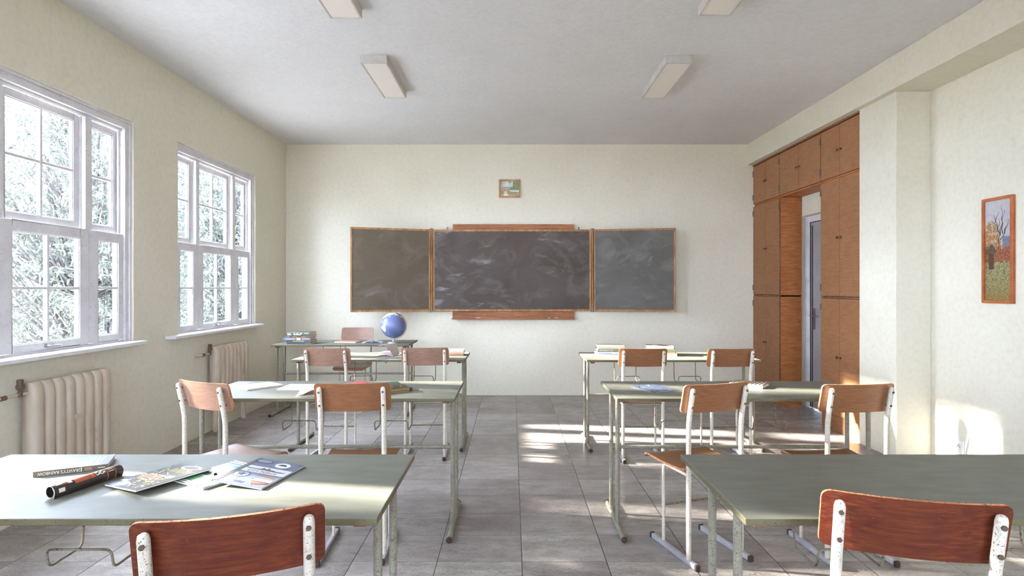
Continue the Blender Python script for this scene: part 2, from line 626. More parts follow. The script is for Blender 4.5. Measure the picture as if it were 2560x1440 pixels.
def make_window(n, loc, rz=0.0):
    w = struct(empty("window_%d" % n, loc, rz))
    a, b = 0.0, WW
    fi0, fi1 = 0.055, WW - 0.055
    z0, z1, zt = 0.985, 2.565, WZ1
    m = MB()
    m.box((-0.125, a, WZ0), (-0.027, fi0, zt))
    m.box((-0.125, fi1, WZ0), (-0.027, b, zt))
    m.box((-0.125, fi0, z1 + 0.005), (-0.027, fi1, zt))
    m.box((-0.125, fi0, WZ0), (-0.04, fi1, z0 - 0.004))
    # stepped inner bead and the raised casing edge
    m.box((-0.080, fi0, 1.78), (-0.066, fi0 + 0.018, z1))
    m.box((-0.080, fi1 - 0.018, 1.78), (-0.066, fi1, z1))
    m.box((-0.080, fi0, z1 - 0.012), (-0.055, fi1, z1 + 0.005))
    m.box((-0.027, a, zt - 0.02), (-0.015, b, zt))
    m.box((-0.027, b - 0.02, WZ0 + 0.03), (-0.015, b, zt - 0.02))
    m.box((-0.027, a, WZ0 + 0.03), (-0.015, a + 0.02, zt - 0.02))
    m.build("window_frame", "frame", w, 0.003)
    mw = 0.07
    aw = 0.31
    cw = fi1 - fi0 - 2 * aw - 2 * mw
    m1, m2 = fi0 + aw, fi0 + aw + mw + cw
    for q in (m1, m2):
        mm = MB()
        mm.box((-0.12, q, z0), (-0.074, q + mw, z1 - 0.013))
        mm.box((-0.074, q + 0.006, 1.775), (-0.045, q + mw - 0.006, z1 - 0.013))
        mm.build("mullion", "frame", w, 0.003)

    def sash(ya, yb, za, zb, xa, xb, sl, sr, rb, rt, cols):
        s = MB()
        s.box((xa, ya, za), (xb, ya + sl, zb))
        s.box((xa, yb - sr, za), (xb, yb, zb))
        s.box((xa, ya + sl, za), (xb, yb - sr, za + rb))
        s.box((xa, ya + sl, zb - rt), (xb, yb - sr, zb))
        xm = (xa + xb) / 2
        pz0, pz1, py0, py1 = za + rb, zb - rt, ya + sl, yb - sr
        if cols == 2:
            yc = (py0 + py1) / 2
            s.box((xm - 0.013, yc - 0.009, pz0), (xm + 0.013, yc + 0.009, pz1))
        zc = (pz0 + pz1) / 2
        s.box((xm - 0.0125, py0, zc - 0.009), (xm + 0.0125, py1, zc + 0.009))
        # glazing bead
        for (u0, u1, v0, v1) in ((py0, py0 + 0.007, pz0, pz1), (py1 - 0.007, py1, pz0, pz1), (py0, py1, pz0, pz0 + 0.007), (py0, py1, pz1 - 0.007, pz1)):
            s.box((xb - 0.012, u0, v0), (xb - 0.007, u1, v1))
        so = s.build("window_sash", "frame", w, 0.002)
        g = MB()
        g.box((xm - 0.0015, py0 - 0.004, pz0 - 0.004), (xm + 0.0015, py1 + 0.004, pz1 + 0.004))
        g.build("pane", "glass", so)
        return so
    g = 0.0025
    c1, c2 = m1 + mw / 2, m2 + mw / 2
    for (ya, yb, sl, sr, cols) in ((fi0 + g, c1 - g, 0.05, 0.082, 1), (c1 + g, c2 - g, 0.08, 0.08, 2), (c2 + g, fi1 - g, 0.082, 0.05, 1)):
        sash(ya, yb, z0, 1.772, -0.072, -0.040, sl, sr, 0.046, 0.064, cols)
    for (ya, yb, cols) in ((fi0 + g, m1 - g, 1), (m1 + mw + g, m2 - g, 2), (m2 + mw + g, fi1 - g, 1)):
        sash(ya, yb, 1.762, z1 - 0.014, -0.116, -0.084, 0.045, 0.045, 0.062, 0.045, cols)
    m = MB()
    m.box((-0.04, a - 0.17, WZ0 + 0.001), (0.09, b + 0.03, WZ0 + 0.028))
    m.build("window_sill", "sill", w, 0.006)
    m = MB()
    yc = (c1 + c2) / 2
    m.box((-0.041, yc - 0.035, 0.995), (-0.031, yc + 0.035, 1.02))
    m.tube(fillet([(-0.04, yc - 0.02, 1.008), (-0.012, yc - 0.02, 1.006), (-0.008, yc + 0.06, 1.0)], 0.01), 0.007, 0, 10)
    m.build("window_latch", "chrome", w, 0.001)
    return w


for i, y0 in enumerate(WIN):
    make_window(i + 1, (XL, y0, 0))
for i, x1 in enumerate(FILL_WIN):
    make_window(i + 4, (x1, YF, 0), PI / 2)  # made-up windows behind the camera, there to brighten the room

# ------------------------------------------------------------------ ceiling lights
t = empty("ceiling_light", (0, 0, ZC))
m = MB()
w2, L, hh = 0.1055, 0.83, 0.063
for (a, b) in (((-w2, 0, -hh), (-w2 + 0.012, L, 0)), ((w2 - 0.012, 0, -hh), (w2, L, 0)), ((-w2 + 0.012, 0, -hh), (w2 - 0.012, 0.012, 0)), ((-w2 + 0.012, L - 0.012, -hh), (w2 - 0.012, L, 0)), ((-w2 + 0.012, 0.012, -0.02), (w2 - 0.012, L - 0.012, 0))):
    m.box(a, b)
m.build("housing", "lamp", t, 0.0015)
m = MB()
m.box((-w2 + 0.012, 0.012, -hh + 0.004), (w2 - 0.012, L - 0.012, -hh + 0.012))
m.build("diffuser", "diffuser", t)
for i, (x, y, lab) in enumerate([
    (-1.092, 4.484, "off box-shaped ceiling light over the second row, left of the pair nearer the blackboard"),
    (1.318, 4.484, "off box-shaped ceiling light, right of the pair nearer the blackboard, ending toward the cupboards"),
    (-1.092, 2.914, "off box-shaped ceiling light cut by the photo's top edge, the left one"),
    (1.318, 2.876, "off box-shaped ceiling light cut by the photo's top edge, the right one")]):
    o = t if i == 0 else copy_tree(t)
    o.location = (x, y, ZC)
    tag(o, lab, "ceiling light", "box ceiling lights")

# ------------------------------------------------------------------ radiators
t = empty("radiator", (XL, 3.32, 0.2))
for k in range(8):
    s = MB()
    y0, y1 = k * 0.0805, k * 0.0805 + 0.078
    hz = 0.615
    us = [0.0, 0.006, 0.02, 0.04, 0.07, 0.3, hz - 0.07, hz - 0.04, hz - 0.02, hz - 0.006, hz]
    vs, fs = [], []
    prof = [0.0, 0.15, 0.32, 0.5, 0.68, 0.85, 1.0]
    for z in us:
        e = min(z, hz - z)
        inset = 0.028 * (1 - min(1, e / 0.05)) ** 2
        for p in prof:
            yy = y0 + (y1 - y0) * p
            bulge = 0.016 * (1 - abs(2 * p - 1) ** 3.5)
            vs.append((0.092 - inset + bulge, yy, z))
        for p in reversed(prof):
            vs.append((0.028 + inset * 0.5, y0 + (y1 - y0) * p, z))
    n = len(prof) * 2
    for i in range(len(us) - 1):
        for j in range(n):
            q = (j + 1) % n
            fs.append((i * n + j, i * n + q, (i + 1) * n + q, (i + 1) * n + j))
    s.add(vs, fs, 0, True)
    s.add(vs[:n], [tuple(reversed(range(n)))], 0)
    s.add(vs[-n:], [tuple(range(n))], 0)
    s.build("radiator_section", "radiator", t)
m = MB()
m.box((0.105, 0.295, 0.335), (0.118, 0.345, 0.365))
m.build("clip", "radiator", t, 0.003)
for y in (0.12, 0.52):
    for z in (0.08, 0.53):
        boxpart("wall_bracket", (0.001, y - 0.012, z - 0.012), (0.035, y + 0.012, z + 0.012), "radiator", t)
for y in (0.04, 0.603):
    boxpart("foot", (0.045, y - 0.015, -0.1995), (0.085, y + 0.015, 0.004), "radiator", t, 0.003)
m = MB()
m.tube(fillet([(0.001, -0.2, 0.552), (0.045, -0.2, 0.552), (0.06, 0.01, 0.558)], 0.02), 0.009, 0, 12)
m.build("pipe", "radiator", t)
v = MB()
v.lathe([(0.009, -0.018), (0.013, -0.012), (0.013, 0.012), (0.010, 0.016), (0.012, 0.022), (0.019, 0.028), (0.021, 0.045), (0.019, 0.05), (0.015, 0.054), (0.017, 0.078), (0.013, 0.084)], 0, 16, (0.06, -0.05, 0.56))
v.build("valve", "brass", t)
v = MB()
v.tube([(0.050, -0.165, 0.553), (0.052, -0.135, 0.554)], 0.014, 0, 12)
v.build("pipe_nut", "brass", t)
tag(t, "cream ribbed radiator with dark valve, below the nearer window", "radiator", "radiators under the windows")
o = copy_tree(t)
o.location = (XL, 5.38, 0.2)
tag(o, "cream ribbed radiator below the farther window, near the blackboard wall", "radiator")


# ------------------------------------------------------------------ cupboards
CX = 3.08


def cupboard(y0, y1, z0, z1, rows, label, plinth=0.0, sidepanel=None):
    u = empty("wall_cupboard", (CX, y0, z0))
    W, Hh = y1 - y0, z1 - z0
    m = MB()
    th = 0.018
    dp = XR - CX - 0.004
    m.box((0.02, 0.001, 0), (dp, th, Hh), 1)
    m.box((0.02, W - th, 0), (dp, W - 0.001, Hh), 1)
    m.box((0.02, th, 0), (dp, W - th, th), 1)
    m.box((0.02, th, Hh - th), (dp, W - th, Hh), 1)
    m.box((dp - 0.006, th, th), (dp, W - th, Hh - th), 1)
    for (za, zb) in rows[:-1]:
        m.box((0.006, 0.001, zb - z0), (dp - 0.01, W - 0.001, zb - z0 + 0.016), 2)
    m.build("body", ["cab", "cabdark", "cabedge"], u)
    if plinth:
        boxpart("plinth", (0.012, 0.002, 0.0), (0.035, W - 0.002, plinth), "cab", u, 0.002)
    yc = W / 2
    for (za, zb) in rows:
        for side in (0, 1):
            a, b = (0.004, yc - 0.0015) if side == 0 else (yc + 0.0015, W - 0.004)
            dm = MB()
            dm.box((0, a, za - z0 + 0.003), (0.019, b, zb - z0 - 0.003), faces=[1, 1, 1, 0, 1, 0])
            do = dm.build("cupboard_door", ["cab", "cabedge"], u, 0.0015)
            ky = yc - 0.028 if side == 0 else yc + 0.028
            kz = (za + zb) / 2 - z0
            km = MB()
            km.M = Matrix.Translation((0, ky, kz)) @ Matrix.Rotation(-PI / 2, 4, "Y")
            km.lathe([(0.006, 0), (0.006, 0.006), (0.012, 0.010), (0.013, 0.016), (0.008, 0.020)], 0, 14)
            km.build("knob", "knob", do)
            hy = a if side == 0 else b
            for hz in (za - z0 + 0.09, zb - z0 - 0.09):
                hm = MB()
                hm.box((-0.004, hy - 0.008, hz - 0.03), (0.001, hy + 0.008, hz + 0.03))
                hm.tube([(-0.004, hy, hz - 0.035), (-0.004, hy, hz + 0.035)], 0.004, 0, 8)
                hm.build("hinge", "hinge", do)
    return tag(u, label, "cupboard", "built-in wooden cupboards")


Ya, Yb, Yc, Yd = 5.019, 5.681, 6.557, 7.268
ROWS = [(0.155, 1.27), (1.288, 2.405)]
cupboard(Ya, Yb, 0, 2.415, ROWS, "tall wooden cupboard between the door recess and the wall pier, under the top row", 0.15)
cupboard(Yc, Yd, 0, 2.415, ROWS, "tall wooden cupboard in the corner beside the blackboard wall, under the top row", 0.15)
TR = [(2.432, 2.912)]
cupboard(Ya, Yb, 2.418, 2.922, TR, "top cupboard nearest the wall pier, under the ceiling beam")
cupboard(Yb, Yc, 2.418, 2.922, TR, "top cupboard that bridges the door recess, under the ceiling beam")
cupboard(Yc, Yd, 2.418, 2.922, TR, "top cupboard in the corner by the blackboard wall, under the ceiling beam")
struct(boxpart("trim_3", (CX - 0.008, Ya, 2.9225), (CX + 0.03, Yd, 2.9395), "cabedge", None, 0.002))

# ------------------------------------------------------------------ blackboard
bb = empty("blackboard", (0, YB, 1.08))


def board_panel(name, w, h, surf, M, parent):
    """panel: writing surface plus its own wooden frame, local x along the width"""
    fr = 0.022
    m = MB()
    m.box((fr, 0.004, fr), (w - fr, 0.022, h - fr))
    s = m.build("writing_surface", surf, parent)
    m = MB()
    m.box((0, 0, 0), (fr, 0.026, h))
    m.box((w - fr, 0, 0), (w, 0.026, h))
    m.box((fr, 0, 0), (w - fr, 0.026, fr))
    m.box((fr, 0, h - fr), (w - fr, 0.026, h))
    f = m.build("panel_frame", "bframe", s, 0.002)
    s.matrix_local = M
    return s


board_panel("center", 2.0, 1.03, "board", Matrix.Translation((-1.0, -0.083, -0.002)), bb)
aL = math.atan2(0.300, 0.93)
board_panel("left", 0.975, 1.032, "boardL", Matrix.Translation((-1.028 - 0.975 * math.cos(aL), -0.085 - 0.975 * math.sin(aL), -0.002)) @ Matrix.Rotation(aL, 4, "Z"), bb)
aR = math.atan2(0.174, 0.985)
board_panel("right", 1.0, 1.032, "boardR", Matrix.Translation((1.032, -0.085, -0.002)) @ Matrix.Rotation(-aR, 4, "Z"), bb)
for sx in (-1.014, 1.016):
    m = MB()
    m.tube([(sx, -0.092, -0.012), (sx, -0.092, 1.04)], 0.0065, 0, 10)
    m.build("hinge_rod", "bframe", bb)
for sx in (-1.014, 1.016):
    for z in (-0.008, 1.028):
        m = MB()
        m.box((sx - 0.028, -0.098, z), (sx + 0.028, -0.084, z + 0.009))
        m.box((sx - 0.009, -0.1, z - 0.006), (sx + 0.009, -0.088, z + 0.015))
        m.build("hinge", "hinge", bb)
m = MB()
m.box((-0.752, -0.045, 0.9), (0.785, 0, 1.1))
m.build("backing_plank", "bplank", bb, 0.002)
m = MB()
m.box((-0.755, -0.045, -0.096), (0.79, 0, 0.06))
m.box((-0.758, -0.115, -0.106), (0.793, 0, -0.096))
m.box((-0.758, -0.115, -0.096), (0.793, -0.108, -0.088))
m.build("chalk_tray", "bplank", bb, 0.001)
for x in (-0.815, 0.845):
    m = MB()
    m.box((x - 0.008, -0.07, 1.0), (x + 0.008, -0.055, 1.062))
    m.build("bracket", "hinge", bb)
tag(bb, "three-panel blackboard with wooden frame and chalk tray on the far wall", "blackboard")
for i, (x, a, ln, lab) in enumerate([(-0.43, 0.1, 0.06, "white chalk stick on the board tray, leftmost"), (0.47, -0.5, 0.03, "short chalk stub on the board tray, middle of three"), (0.56, 0.3, 0.05, "white chalk stick on the board tray, rightmost")]):
    m = MB()
    m.tube([(-ln / 2, 0, 0.0055), (ln / 2, 0, 0.0055)], 0.0055, 0, 10)
    o = m.build("chalk_stick", "chalk")
    o.location = (x, YB - 0.085, 1.08 - 0.096)
    o.rotation_euler = (0, 0, a)
    tag(o, lab, "chalk", "chalk on the board tray")


# ------------------------------------------------------------------ pictures
def mixc(a, b, t):
    t = max(0.0, min(1.0, t))
    return tuple(a[i] * (1 - t) + b[i] * t for i in range(3))


def fb(x, y, s, seed=0.0):
    return noise.fractal(Vector((x * s, y * s, seed)), 0.9, 2.1, 4)


def paint_autumn(u, v):
    # u 0..1 across, v 0..1 up
    n = fb(u, v * 2.9, 9, 1)
    n2 = fb(u, v * 2.9, 26, 4)
    sky = mixc(lin((150, 150, 160)), lin((188, 184, 184)), v * 0.9 + n * 0.35)
    c = sky
    if v < 0.63 + 0.02 * n and u > 0.66:
        c = mixc(lin((104, 108, 126)), lin((124, 126, 140)), 0.5 + n)
    bush = 0.80 - 1.5 * (u - 0.22) ** 2 + 0.07 * n2
    if v < bush and u < 0.72 and v < 0.8:
        c = mixc(lin((118, 82, 42)), lin((178, 140, 88)), 0.5 + n2 * 0.9)
        if n > 0.22:
            c = mixc(c, sky, 0.5)
    for (a, b, c1, d1) in BR:
        t = (v - b) / (d1 - b) if d1 != b else 0
        if 0 <= t <= 1 and abs(u - (a + (c1 - a) * t) - 0.02 * math.sin(v * 60)) < 0.016 * (1.25 - t):
            c = lin((66, 46, 34))
    if v < 0.53 + 0.05 * n2 + 0.03 * n and v > 0.36:
        if u > 0.36:
            c = mixc(lin((104, 50, 36)), lin((158, 104, 70)), 0.45 + n2)
        else:
            c = mixc(lin((128, 92, 40)), lin((80, 62, 54)), 0.5 + n)
    if v < 0.38 + 0.02 * n:
        c = mixc(lin((98, 90, 52)), lin((162, 156, 112)), 0.45 + n2 * 0.9 + 0.3 * n)
        c = mixc(c, lin((128, 92, 32)), (0.2 - v) * 3.2 + n * 0.4)
    if 0.14 < u < 0.34 and 0.31 < v < 0.5:
        c = mixc(lin((96, 58, 40)), lin((62, 46, 42)), 0.5 + n2)
    if 0.06 < u < 0.42 and 0.47 < v < 0.56 and abs(u - 0.24) < (0.58 - v) * 2.2:
        c = mixc(lin((66, 54, 48)), lin((98, 84, 72)), 0.5 + n2)
    return c


BR = [(0.52, 0.50, 0.55, 0.72), (0.55, 0.66, 0.34, 0.86), (0.55, 0.64, 0.74, 0.90), (0.6, 0.6, 0.95, 0.78), (0.66, 0.66, 0.64, 0.93), (0.72, 0.66, 0.9, 0.8), (0.44, 0.74, 0.28, 0.8), (0.4, 0.78, 0.5, 0.88), (0.48, 0.7, 0.58, 0.82)]


def paint_stream(u, v):
    n = fb(u, v * 0.85, 7, 11)
    n2 = fb(u, v * 0.85, 20, 5)
    r = math.hypot(u - 0.38, v - 0.72)
    c = mixc(lin((214, 220, 216)), lin((122, 128, 92)), (r - 0.12) * 3.2 + n * 0.6)
    if v < 0.62 and u < 0.55:
        c = mixc(lin((170, 160, 164)), lin((150, 150, 116)), 0.5 + n2)
    if v < 0.58 + 0.1 * n and u > 0.5:
        c = mixc(lin((70, 112, 92)), lin((140, 150, 116)), 0.5 + n2)
    if abs(u - 0.72) < 0.02 and v > 0.5:
        c = lin((106, 92, 62))
    if v < 0.40 + 0.03 * n:
        c = mixc(lin((188, 206, 190)), lin((226, 230, 220)), 0.5 + n2)
        if u < 0.5:
            c = mixc(lin((150, 104, 84)), lin((186, 150, 124)), 0.5 + n2)
    if v < 0.31 - 0.12 * (u - 0.5) + 0.02 * n:
        c = mixc(lin((104, 118, 62)), lin((152, 158, 92)), 0.5 + n2)
    if v < 0.12 + 0.1 * (u - 0.4) + 0.03 * n:
        c = mixc(lin((122, 96, 92)), lin((206, 180, 160)), 0.5 + n2)
    if (u - 0.28) ** 2 + (v - 0.25) ** 2 < 0.009:
        c = lin((226, 186, 166))
    if (u - 0.3) ** 2 + (v - 0.08) ** 2 * 2 < 0.02:
        c = mixc(lin((210, 190, 180)), lin((232, 220, 206)), 0.5 + n)
    return c


def picture(name, w, h, fr, dep, nx, ny, fn, fmat, M, label):
    """local x across, z up, facing -y"""
    p = empty(name)
    m = MB()
    m.box((0, -dep, 0), (fr, 0, h))
    m.box((w - fr, -dep, 0), (w, 0, h))
    m.box((fr, -dep, 0), (w - fr, 0, fr))
    m.box((fr, -dep, h - fr), (w - fr, 0, h))
    m.build("picture_frame", fmat, p, 0.002)
    m = MB()
    x0, x1, z0, z1 = fr, w - fr, fr, h - fr
    for i in range(nx):
        for j in range(ny):
            u, v = (i + 0.5) / nx, (j + 0.5) / ny
            c = fn(u, v)
            a, b = x0 + (x1 - x0) * i / nx, x0 + (x1 - x0) * (i + 1) / nx
            e, f = z0 + (z1 - z0) * j / ny, z0 + (z1 - z0) * (j + 1) / ny
            y = -dep * 0.45
            m.add([(a, y, e), (b, y, e), (b, y, f), (a, y, f)], [(0, 1, 2, 3)], 0, False, c)
    m.box((x0, -dep * 0.4, z0), (x1, -0.001, z1), 0, lin((150, 130, 100)))
    m.build("painting", "canvas", p)
    p.matrix_world = M
    return tag(p, label, "picture")


picture("framed_picture", 0.275, 0.23, 0.02, 0.018, 96, 80, paint_stream, "goldframe", Matrix.Translation((-0.168, YB, 2.524)), "small framed landscape painting hung above the blackboard")
picture("framed_picture", 0.25, 0.728, 0.02, 0.022, 110, 320, paint_autumn, "picframe", Matrix.Translation((XR, 4.027, 1.265)) @ Matrix.Rotation(-PI / 2, 4, "Z"), "tall narrow framed painting of autumn trees on the right wall")

# ------------------------------------------------------------------ sockets
s0 = empty("wall_socket", (XR, 4.379, 0.185))
m = MB()
m.box((-0.009, -0.041, -0.05), (0, 0.041, 0.05))
m.build("cover_plate", "plastic", s0, 0.004)
m = MB()
m.M = Matrix.Rotation(-PI / 2, 4, "Y")
m.lathe([(0.026, 0.008), (0.026, 0.012), (0.022, 0.012), (0.021, 0.0095), (0.004, 0.0095)], 0, 24)
m.build("socket_well", "plastic", s0)
m = MB()
for yy in (-0.009, 0.009):
    m.tube([(-0.0092, yy, 0.0), (-0.0125, yy, 0.0)], 0.003, 0, 8)
m.tube([(-0.0092, 0, 0.012), (-0.016, 0, 0.012)], 0.0025, 0, 8)
m.build("socket_contact", "dark", s0)
tag(s0, "white wall socket low on the right wall, nearer the pier", "socket", "wall sockets")
o = copy_tree(s0)
o.location = (XR, 4.246, 0.185)
tag(o, "white wall socket low on the right wall, farther from the pier", "socket")

# ------------------------------------------------------------------ desks
DW, DD, DZT = 1.48, 0.585, 0.76


def make_desk(mir):
    """origin on the floor under the aisle-side front corner; body to +x (mir=1) or -x (mir=-1)"""
    t = empty("school_desk")
    X = lambda x: x * mir
    m = MB()
    m.box((X(0), 0, DZT - 0.019), (X(DW), DD, DZT), faces=[1, 0, 1, 1, 1, 1])
    m.build("tabletop", ["top", "topedge"], t, 0.003)
    for x in (0.023, DW - 0.023):
        for y in (0.11, 0.315):
            m = MB()
            m.tube([(X(x), y, 0.028), (X(x), y, DZT - 0.0195)], 0.0125, 0, 16)
            m.build("leg", "steel", t)
        m = MB()
        m.tube([(X(x), -0.078, 0.0155), (X(x), 0.45, 0.0155)], 0.0145, 0, 16)
        f = m.build("foot_rail", "steel", t)
        for y, s in ((-0.078, -1), (0.45, 1)):
            m = MB()
            m.tube([(X(x), y - 0.012 * -s * 0.2, 0.0155), (X(x), y + 0.012 * s, 0.0155), (X(x), y + 0.016 * s, 0.0155)], [0.0155, 0.0155, 0.011], 0, 14)
            m.build("foot_cap", "cap", f)
        m = MB()
        ix = x + 0.013 if x < 0.5 else x - 0.013 - 0.035
        m.box((X(ix), 0.03, DZT - 0.034), (X(ix + 0.035), 0.5, DZT - 0.0195))
        m.build("cleat", "cabedge", t, 0.001)
    m = MB()
    m.tube([(X(0.03), 0.315, 0.405), (X(DW - 0.03), 0.315, 0.405)], 0.011, 0, 14)
    m.build("crossbar", "steel", t)
    for x0 in (0.295, 0.835):
        x1 = x0 + 0.195
        zt, zp, zb = DZT - 0.0195, 0.537, 0.592
        m = MB()
        pts = [(X(x0), 0.345, zt), (X(x0), 0.335, zp), (X(x0), 0.20, zp - 0.004), (X(x0), 0.19, zb), (X(x1), 0.19, zb), (X(x1), 0.20, zp - 0.004), (X(x1), 0.335, zp), (X(x1), 0.345, zt)]
        m.tube(fillet(pts, 0.022), 0.0036, 0, 8)
        m.build("bag_hook", "wire", t)
    return t


dR = make_desk(1)
dL = make_desk(-1)
G = "long grey-topped school desks"
for i, (x, y, lab) in enumerate([(0.617, 1.503, "grey-topped school desk in the right foreground, bare top"), (0.58, 3.143, "grey-topped desk right of the aisle, middle row, blue magazine and striped book on it"), (0.634, 4.82, "grey-topped desk right of the aisle, front row, two book stacks on it")]):
    o = dR if i == 0 else copy_tree(dR)
    o.location = (x, y, 0)
    tag(o, lab, "desk", G)
for i, (x, y, lab) in enumerate([(-0.357, 1.503, "grey-topped school desk in the left foreground, magazines spread on it"), (-0.316, 3.143, "grey-topped desk left of the aisle, middle row, magazines and two dark books"), (-0.401, 4.84, "grey-topped desk left of the aisle, front row, open magazine with curling pages"), (-1.11, 6.11, "grey-topped teacher's desk below the blackboard, carrying the globe")]):
    o = dL if i == 0 else copy_tree(dL)
    o.location = (x, y, 0)
    tag(o, lab, "desk", G)


# ------------------------------------------------------------------ chairs
def rr(u, a, b, r, lo, hi):
    """v-range at u of a rectangle a..b x lo..hi with corner radius r"""
    e = min(u - a, b - u)
    d = 0.0 if e >= r else r - math.sqrt(max(0.0, r * r - (r - e) ** 2))
    return lo + d, hi - d


def make_chair(wood):
    t = empty("school_chair")
    LX = 0.157
    tilt = 0.035 / 0.135
    # seat: dished, rolled front edge
    m = MB()
    y0, y1, hw = -0.012, 0.385, 0.19
    us = [y0 + 0.0, y0 + 0.003, y0 + 0.01, y0 + 0.022] + [y0 + 0.04 + (y1 - y0 - 0.08) * i / 12 for i in range(13)] + [y1 - 0.022, y1 - 0.01, y1 - 0.003, y1]

    def seatP(y, x, s):
        k = (y - y0) / (y1 - y0)
        z = 0.458 + 0.010 * (2 * k - 1) ** 2 - (0.03 * ((k - 0.84) / 0.16) ** 2 if k > 0.84 else 0) - 0.006 * (1 - (x / hw) ** 2) + (0.010 * ((0.1 - k) / 0.1) if k < 0.1 else 0)
        x2 = x * (0.94 + 0.06 * k)
        return (x2, y, z + (0.0055 if s else -0.0055))
    m.slab(us, lambda y: rr(y, y0, y1, 0.035, -hw, hw), seatP, 10, 0, 1)
    m.build("seat", [wood, "plyedge"], t)
    # backrest, curved round the sitter
    m = MB()
    hw = 0.19
    za, zb = 0.748, 0.893
    us = [-hw, -hw + 0.0015, -hw + 0.005, -hw + 0.011, -hw + 0.02] + [-0.16 + 0.32 * i / 16 for i in range(17)] + [hw - 0.02, hw - 0.011, hw - 0.005, hw - 0.0015, hw]

    def backP(x, z, s):
        y = 0.030 - (z - 0.74) * tilt - 0.030 * (1 - (x / hw) ** 2)
        return (x, y + (-0.005 if s else 0.005), z)
    m.slab(us, lambda u: rr(u, -hw, hw, 0.02, za, zb), backP, 6, 0, 1)
    m.build("backrest", [wood, "plyedge"], t)
    for sx in (-1, 1):
        x = sx * LX
        m = MB()
        m.tube([(x, 0, 0.026), (x, 0, 0.66), (x, -0.002, 0.70), (x, -0.009, 0.745), (x, -0.034, 0.862), (x, -0.0365, 0.872), (x, -0.0375, 0.876)], [0.0125, 0.0125, 0.0125, 0.0125, 0.0125, 0.0105, 0.006], 0, 16)
        m.build("leg", "white", t)
        m = MB()
        xi = sx * (LX - 0.006)
        m.tube(fillet([(xi, 0.23, 0.026), (xi, 0.23, 0.437), (xi, 0.012, 0.437)], 0.035), 0.0085, 0, 12)
        m.build("leg", "white", t)
        m = MB()
        m.box((x - 0.011, -0.065, 0.002), (x + 0.011, 0.325, 0.027))
        f = m.build("foot_rail", "foot", t, 0.003)
        for (ya, yb) in ((-0.078, -0.06), (0.32, 0.338)):
            m = MB()
            m.box((x - 0.013, ya, 0), (x + 0.013, yb, 0.0295))
            m.build("foot_cap", "cap", f, 0.004)
        for z in (0.783, 0.852):
            y = -0.009 - (z - 0.745) * 0.214
            m = MB()
            m.tube([(x, y - 0.0165, z), (x, y - 0.0115, z)], 0.0062, 0, 6)
            m.tube([(x, y - 0.012, z), (x, y + 0.038, z - 0.003)], 0.0032, 0, 8)
            m.build("bolt", "bolt", t)
    m = MB()
    m.tube([(-LX + 0.006, 0.23, 0.215), (LX - 0.006, 0.23, 0.215)], 0.0065, 0, 10)
    m.build("stretcher", "wire", t)
    m = MB()
    for y in (0.06, 0.2):
        m.box((-LX + 0.01, y - 0.012, 0.4385), (LX - 0.01, y + 0.012, 0.4455))
    m.build("seat_frame", "white", t)
    return t


CH = [
    ("seat_shaded", 0.923, 1.313, -16, "shade-darkened red-brown plywood chair in the right foreground, back turned to us"),
    ("seat_shaded", -0.602, 1.224, 17.3, "shade-darkened red-brown plywood chair in the left foreground, back turned to us"),
    ("seat_pale", -1.578, 2.921, -25.8, "sunlit pale-backed chair turned askew at the middle left desk, nearest the windows"),
    ("seat_orange", -0.804, 2.87, 3.4, "orange-brown chair at the middle left desk, in front of its dark books"),
    ("seat_orange", 1.024, 2.865, 18, "orange-brown chair turned left at the middle right desk, pulled back from it"),
    ("seat_orange", 1.728, 2.848, 5, "orange-brown chair at the middle right desk, nearest the wall pier"),
    ("seat_pale", -1.475, 4.53, -3.7, "worn brown chair at the front left desk, nearest the windows"),
    ("seat_pale", -0.698, 4.57, 2, "worn brown chair at the front left desk, beside the aisle"),
    ("seat_orange", 1.036, 4.50, -1, "brown chair at the front right desk, between its two book stacks"),
    ("seat_orange", 1.73, 4.49, 3, "brown chair at the front right desk, nearest the cupboards"),
    ("seat_pale", -1.855, 6.84, 180, "pale pinkish teacher's chair facing the class behind the desk with the globe"),
]
protos = {}
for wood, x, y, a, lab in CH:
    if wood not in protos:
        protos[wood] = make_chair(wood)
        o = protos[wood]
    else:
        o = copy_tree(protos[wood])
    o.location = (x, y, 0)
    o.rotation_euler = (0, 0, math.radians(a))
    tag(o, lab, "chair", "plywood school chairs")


# ------------------------------------------------------------------ paper things
def ppoly(mb, poly, z, c, th=0.0003):
    mb.prism(poly, z, z + th, 0, None, c)


def rect(x0, y0, x1, y1):
    return [(x0, y0), (x1, y0), (x1, y1), (x0, y1)]


def ell(cx, cy, rx, ry, n=20, a0=0.0):
    return [(cx + rx * math.cos(a0 + 2 * PI * i / n), cy + ry * math.sin(a0 + 2 * PI * i / n)) for i in range(n)]


def star(cx, cy, r, n=5, k=0.42):
    return [(cx + (r if i % 2 == 0 else r * k) * math.cos(PI / 2 + PI * i / n), cy + (r if i % 2 == 0 else r * k) * math.sin(PI / 2 + PI * i / n)) for i in range(2 * n)]


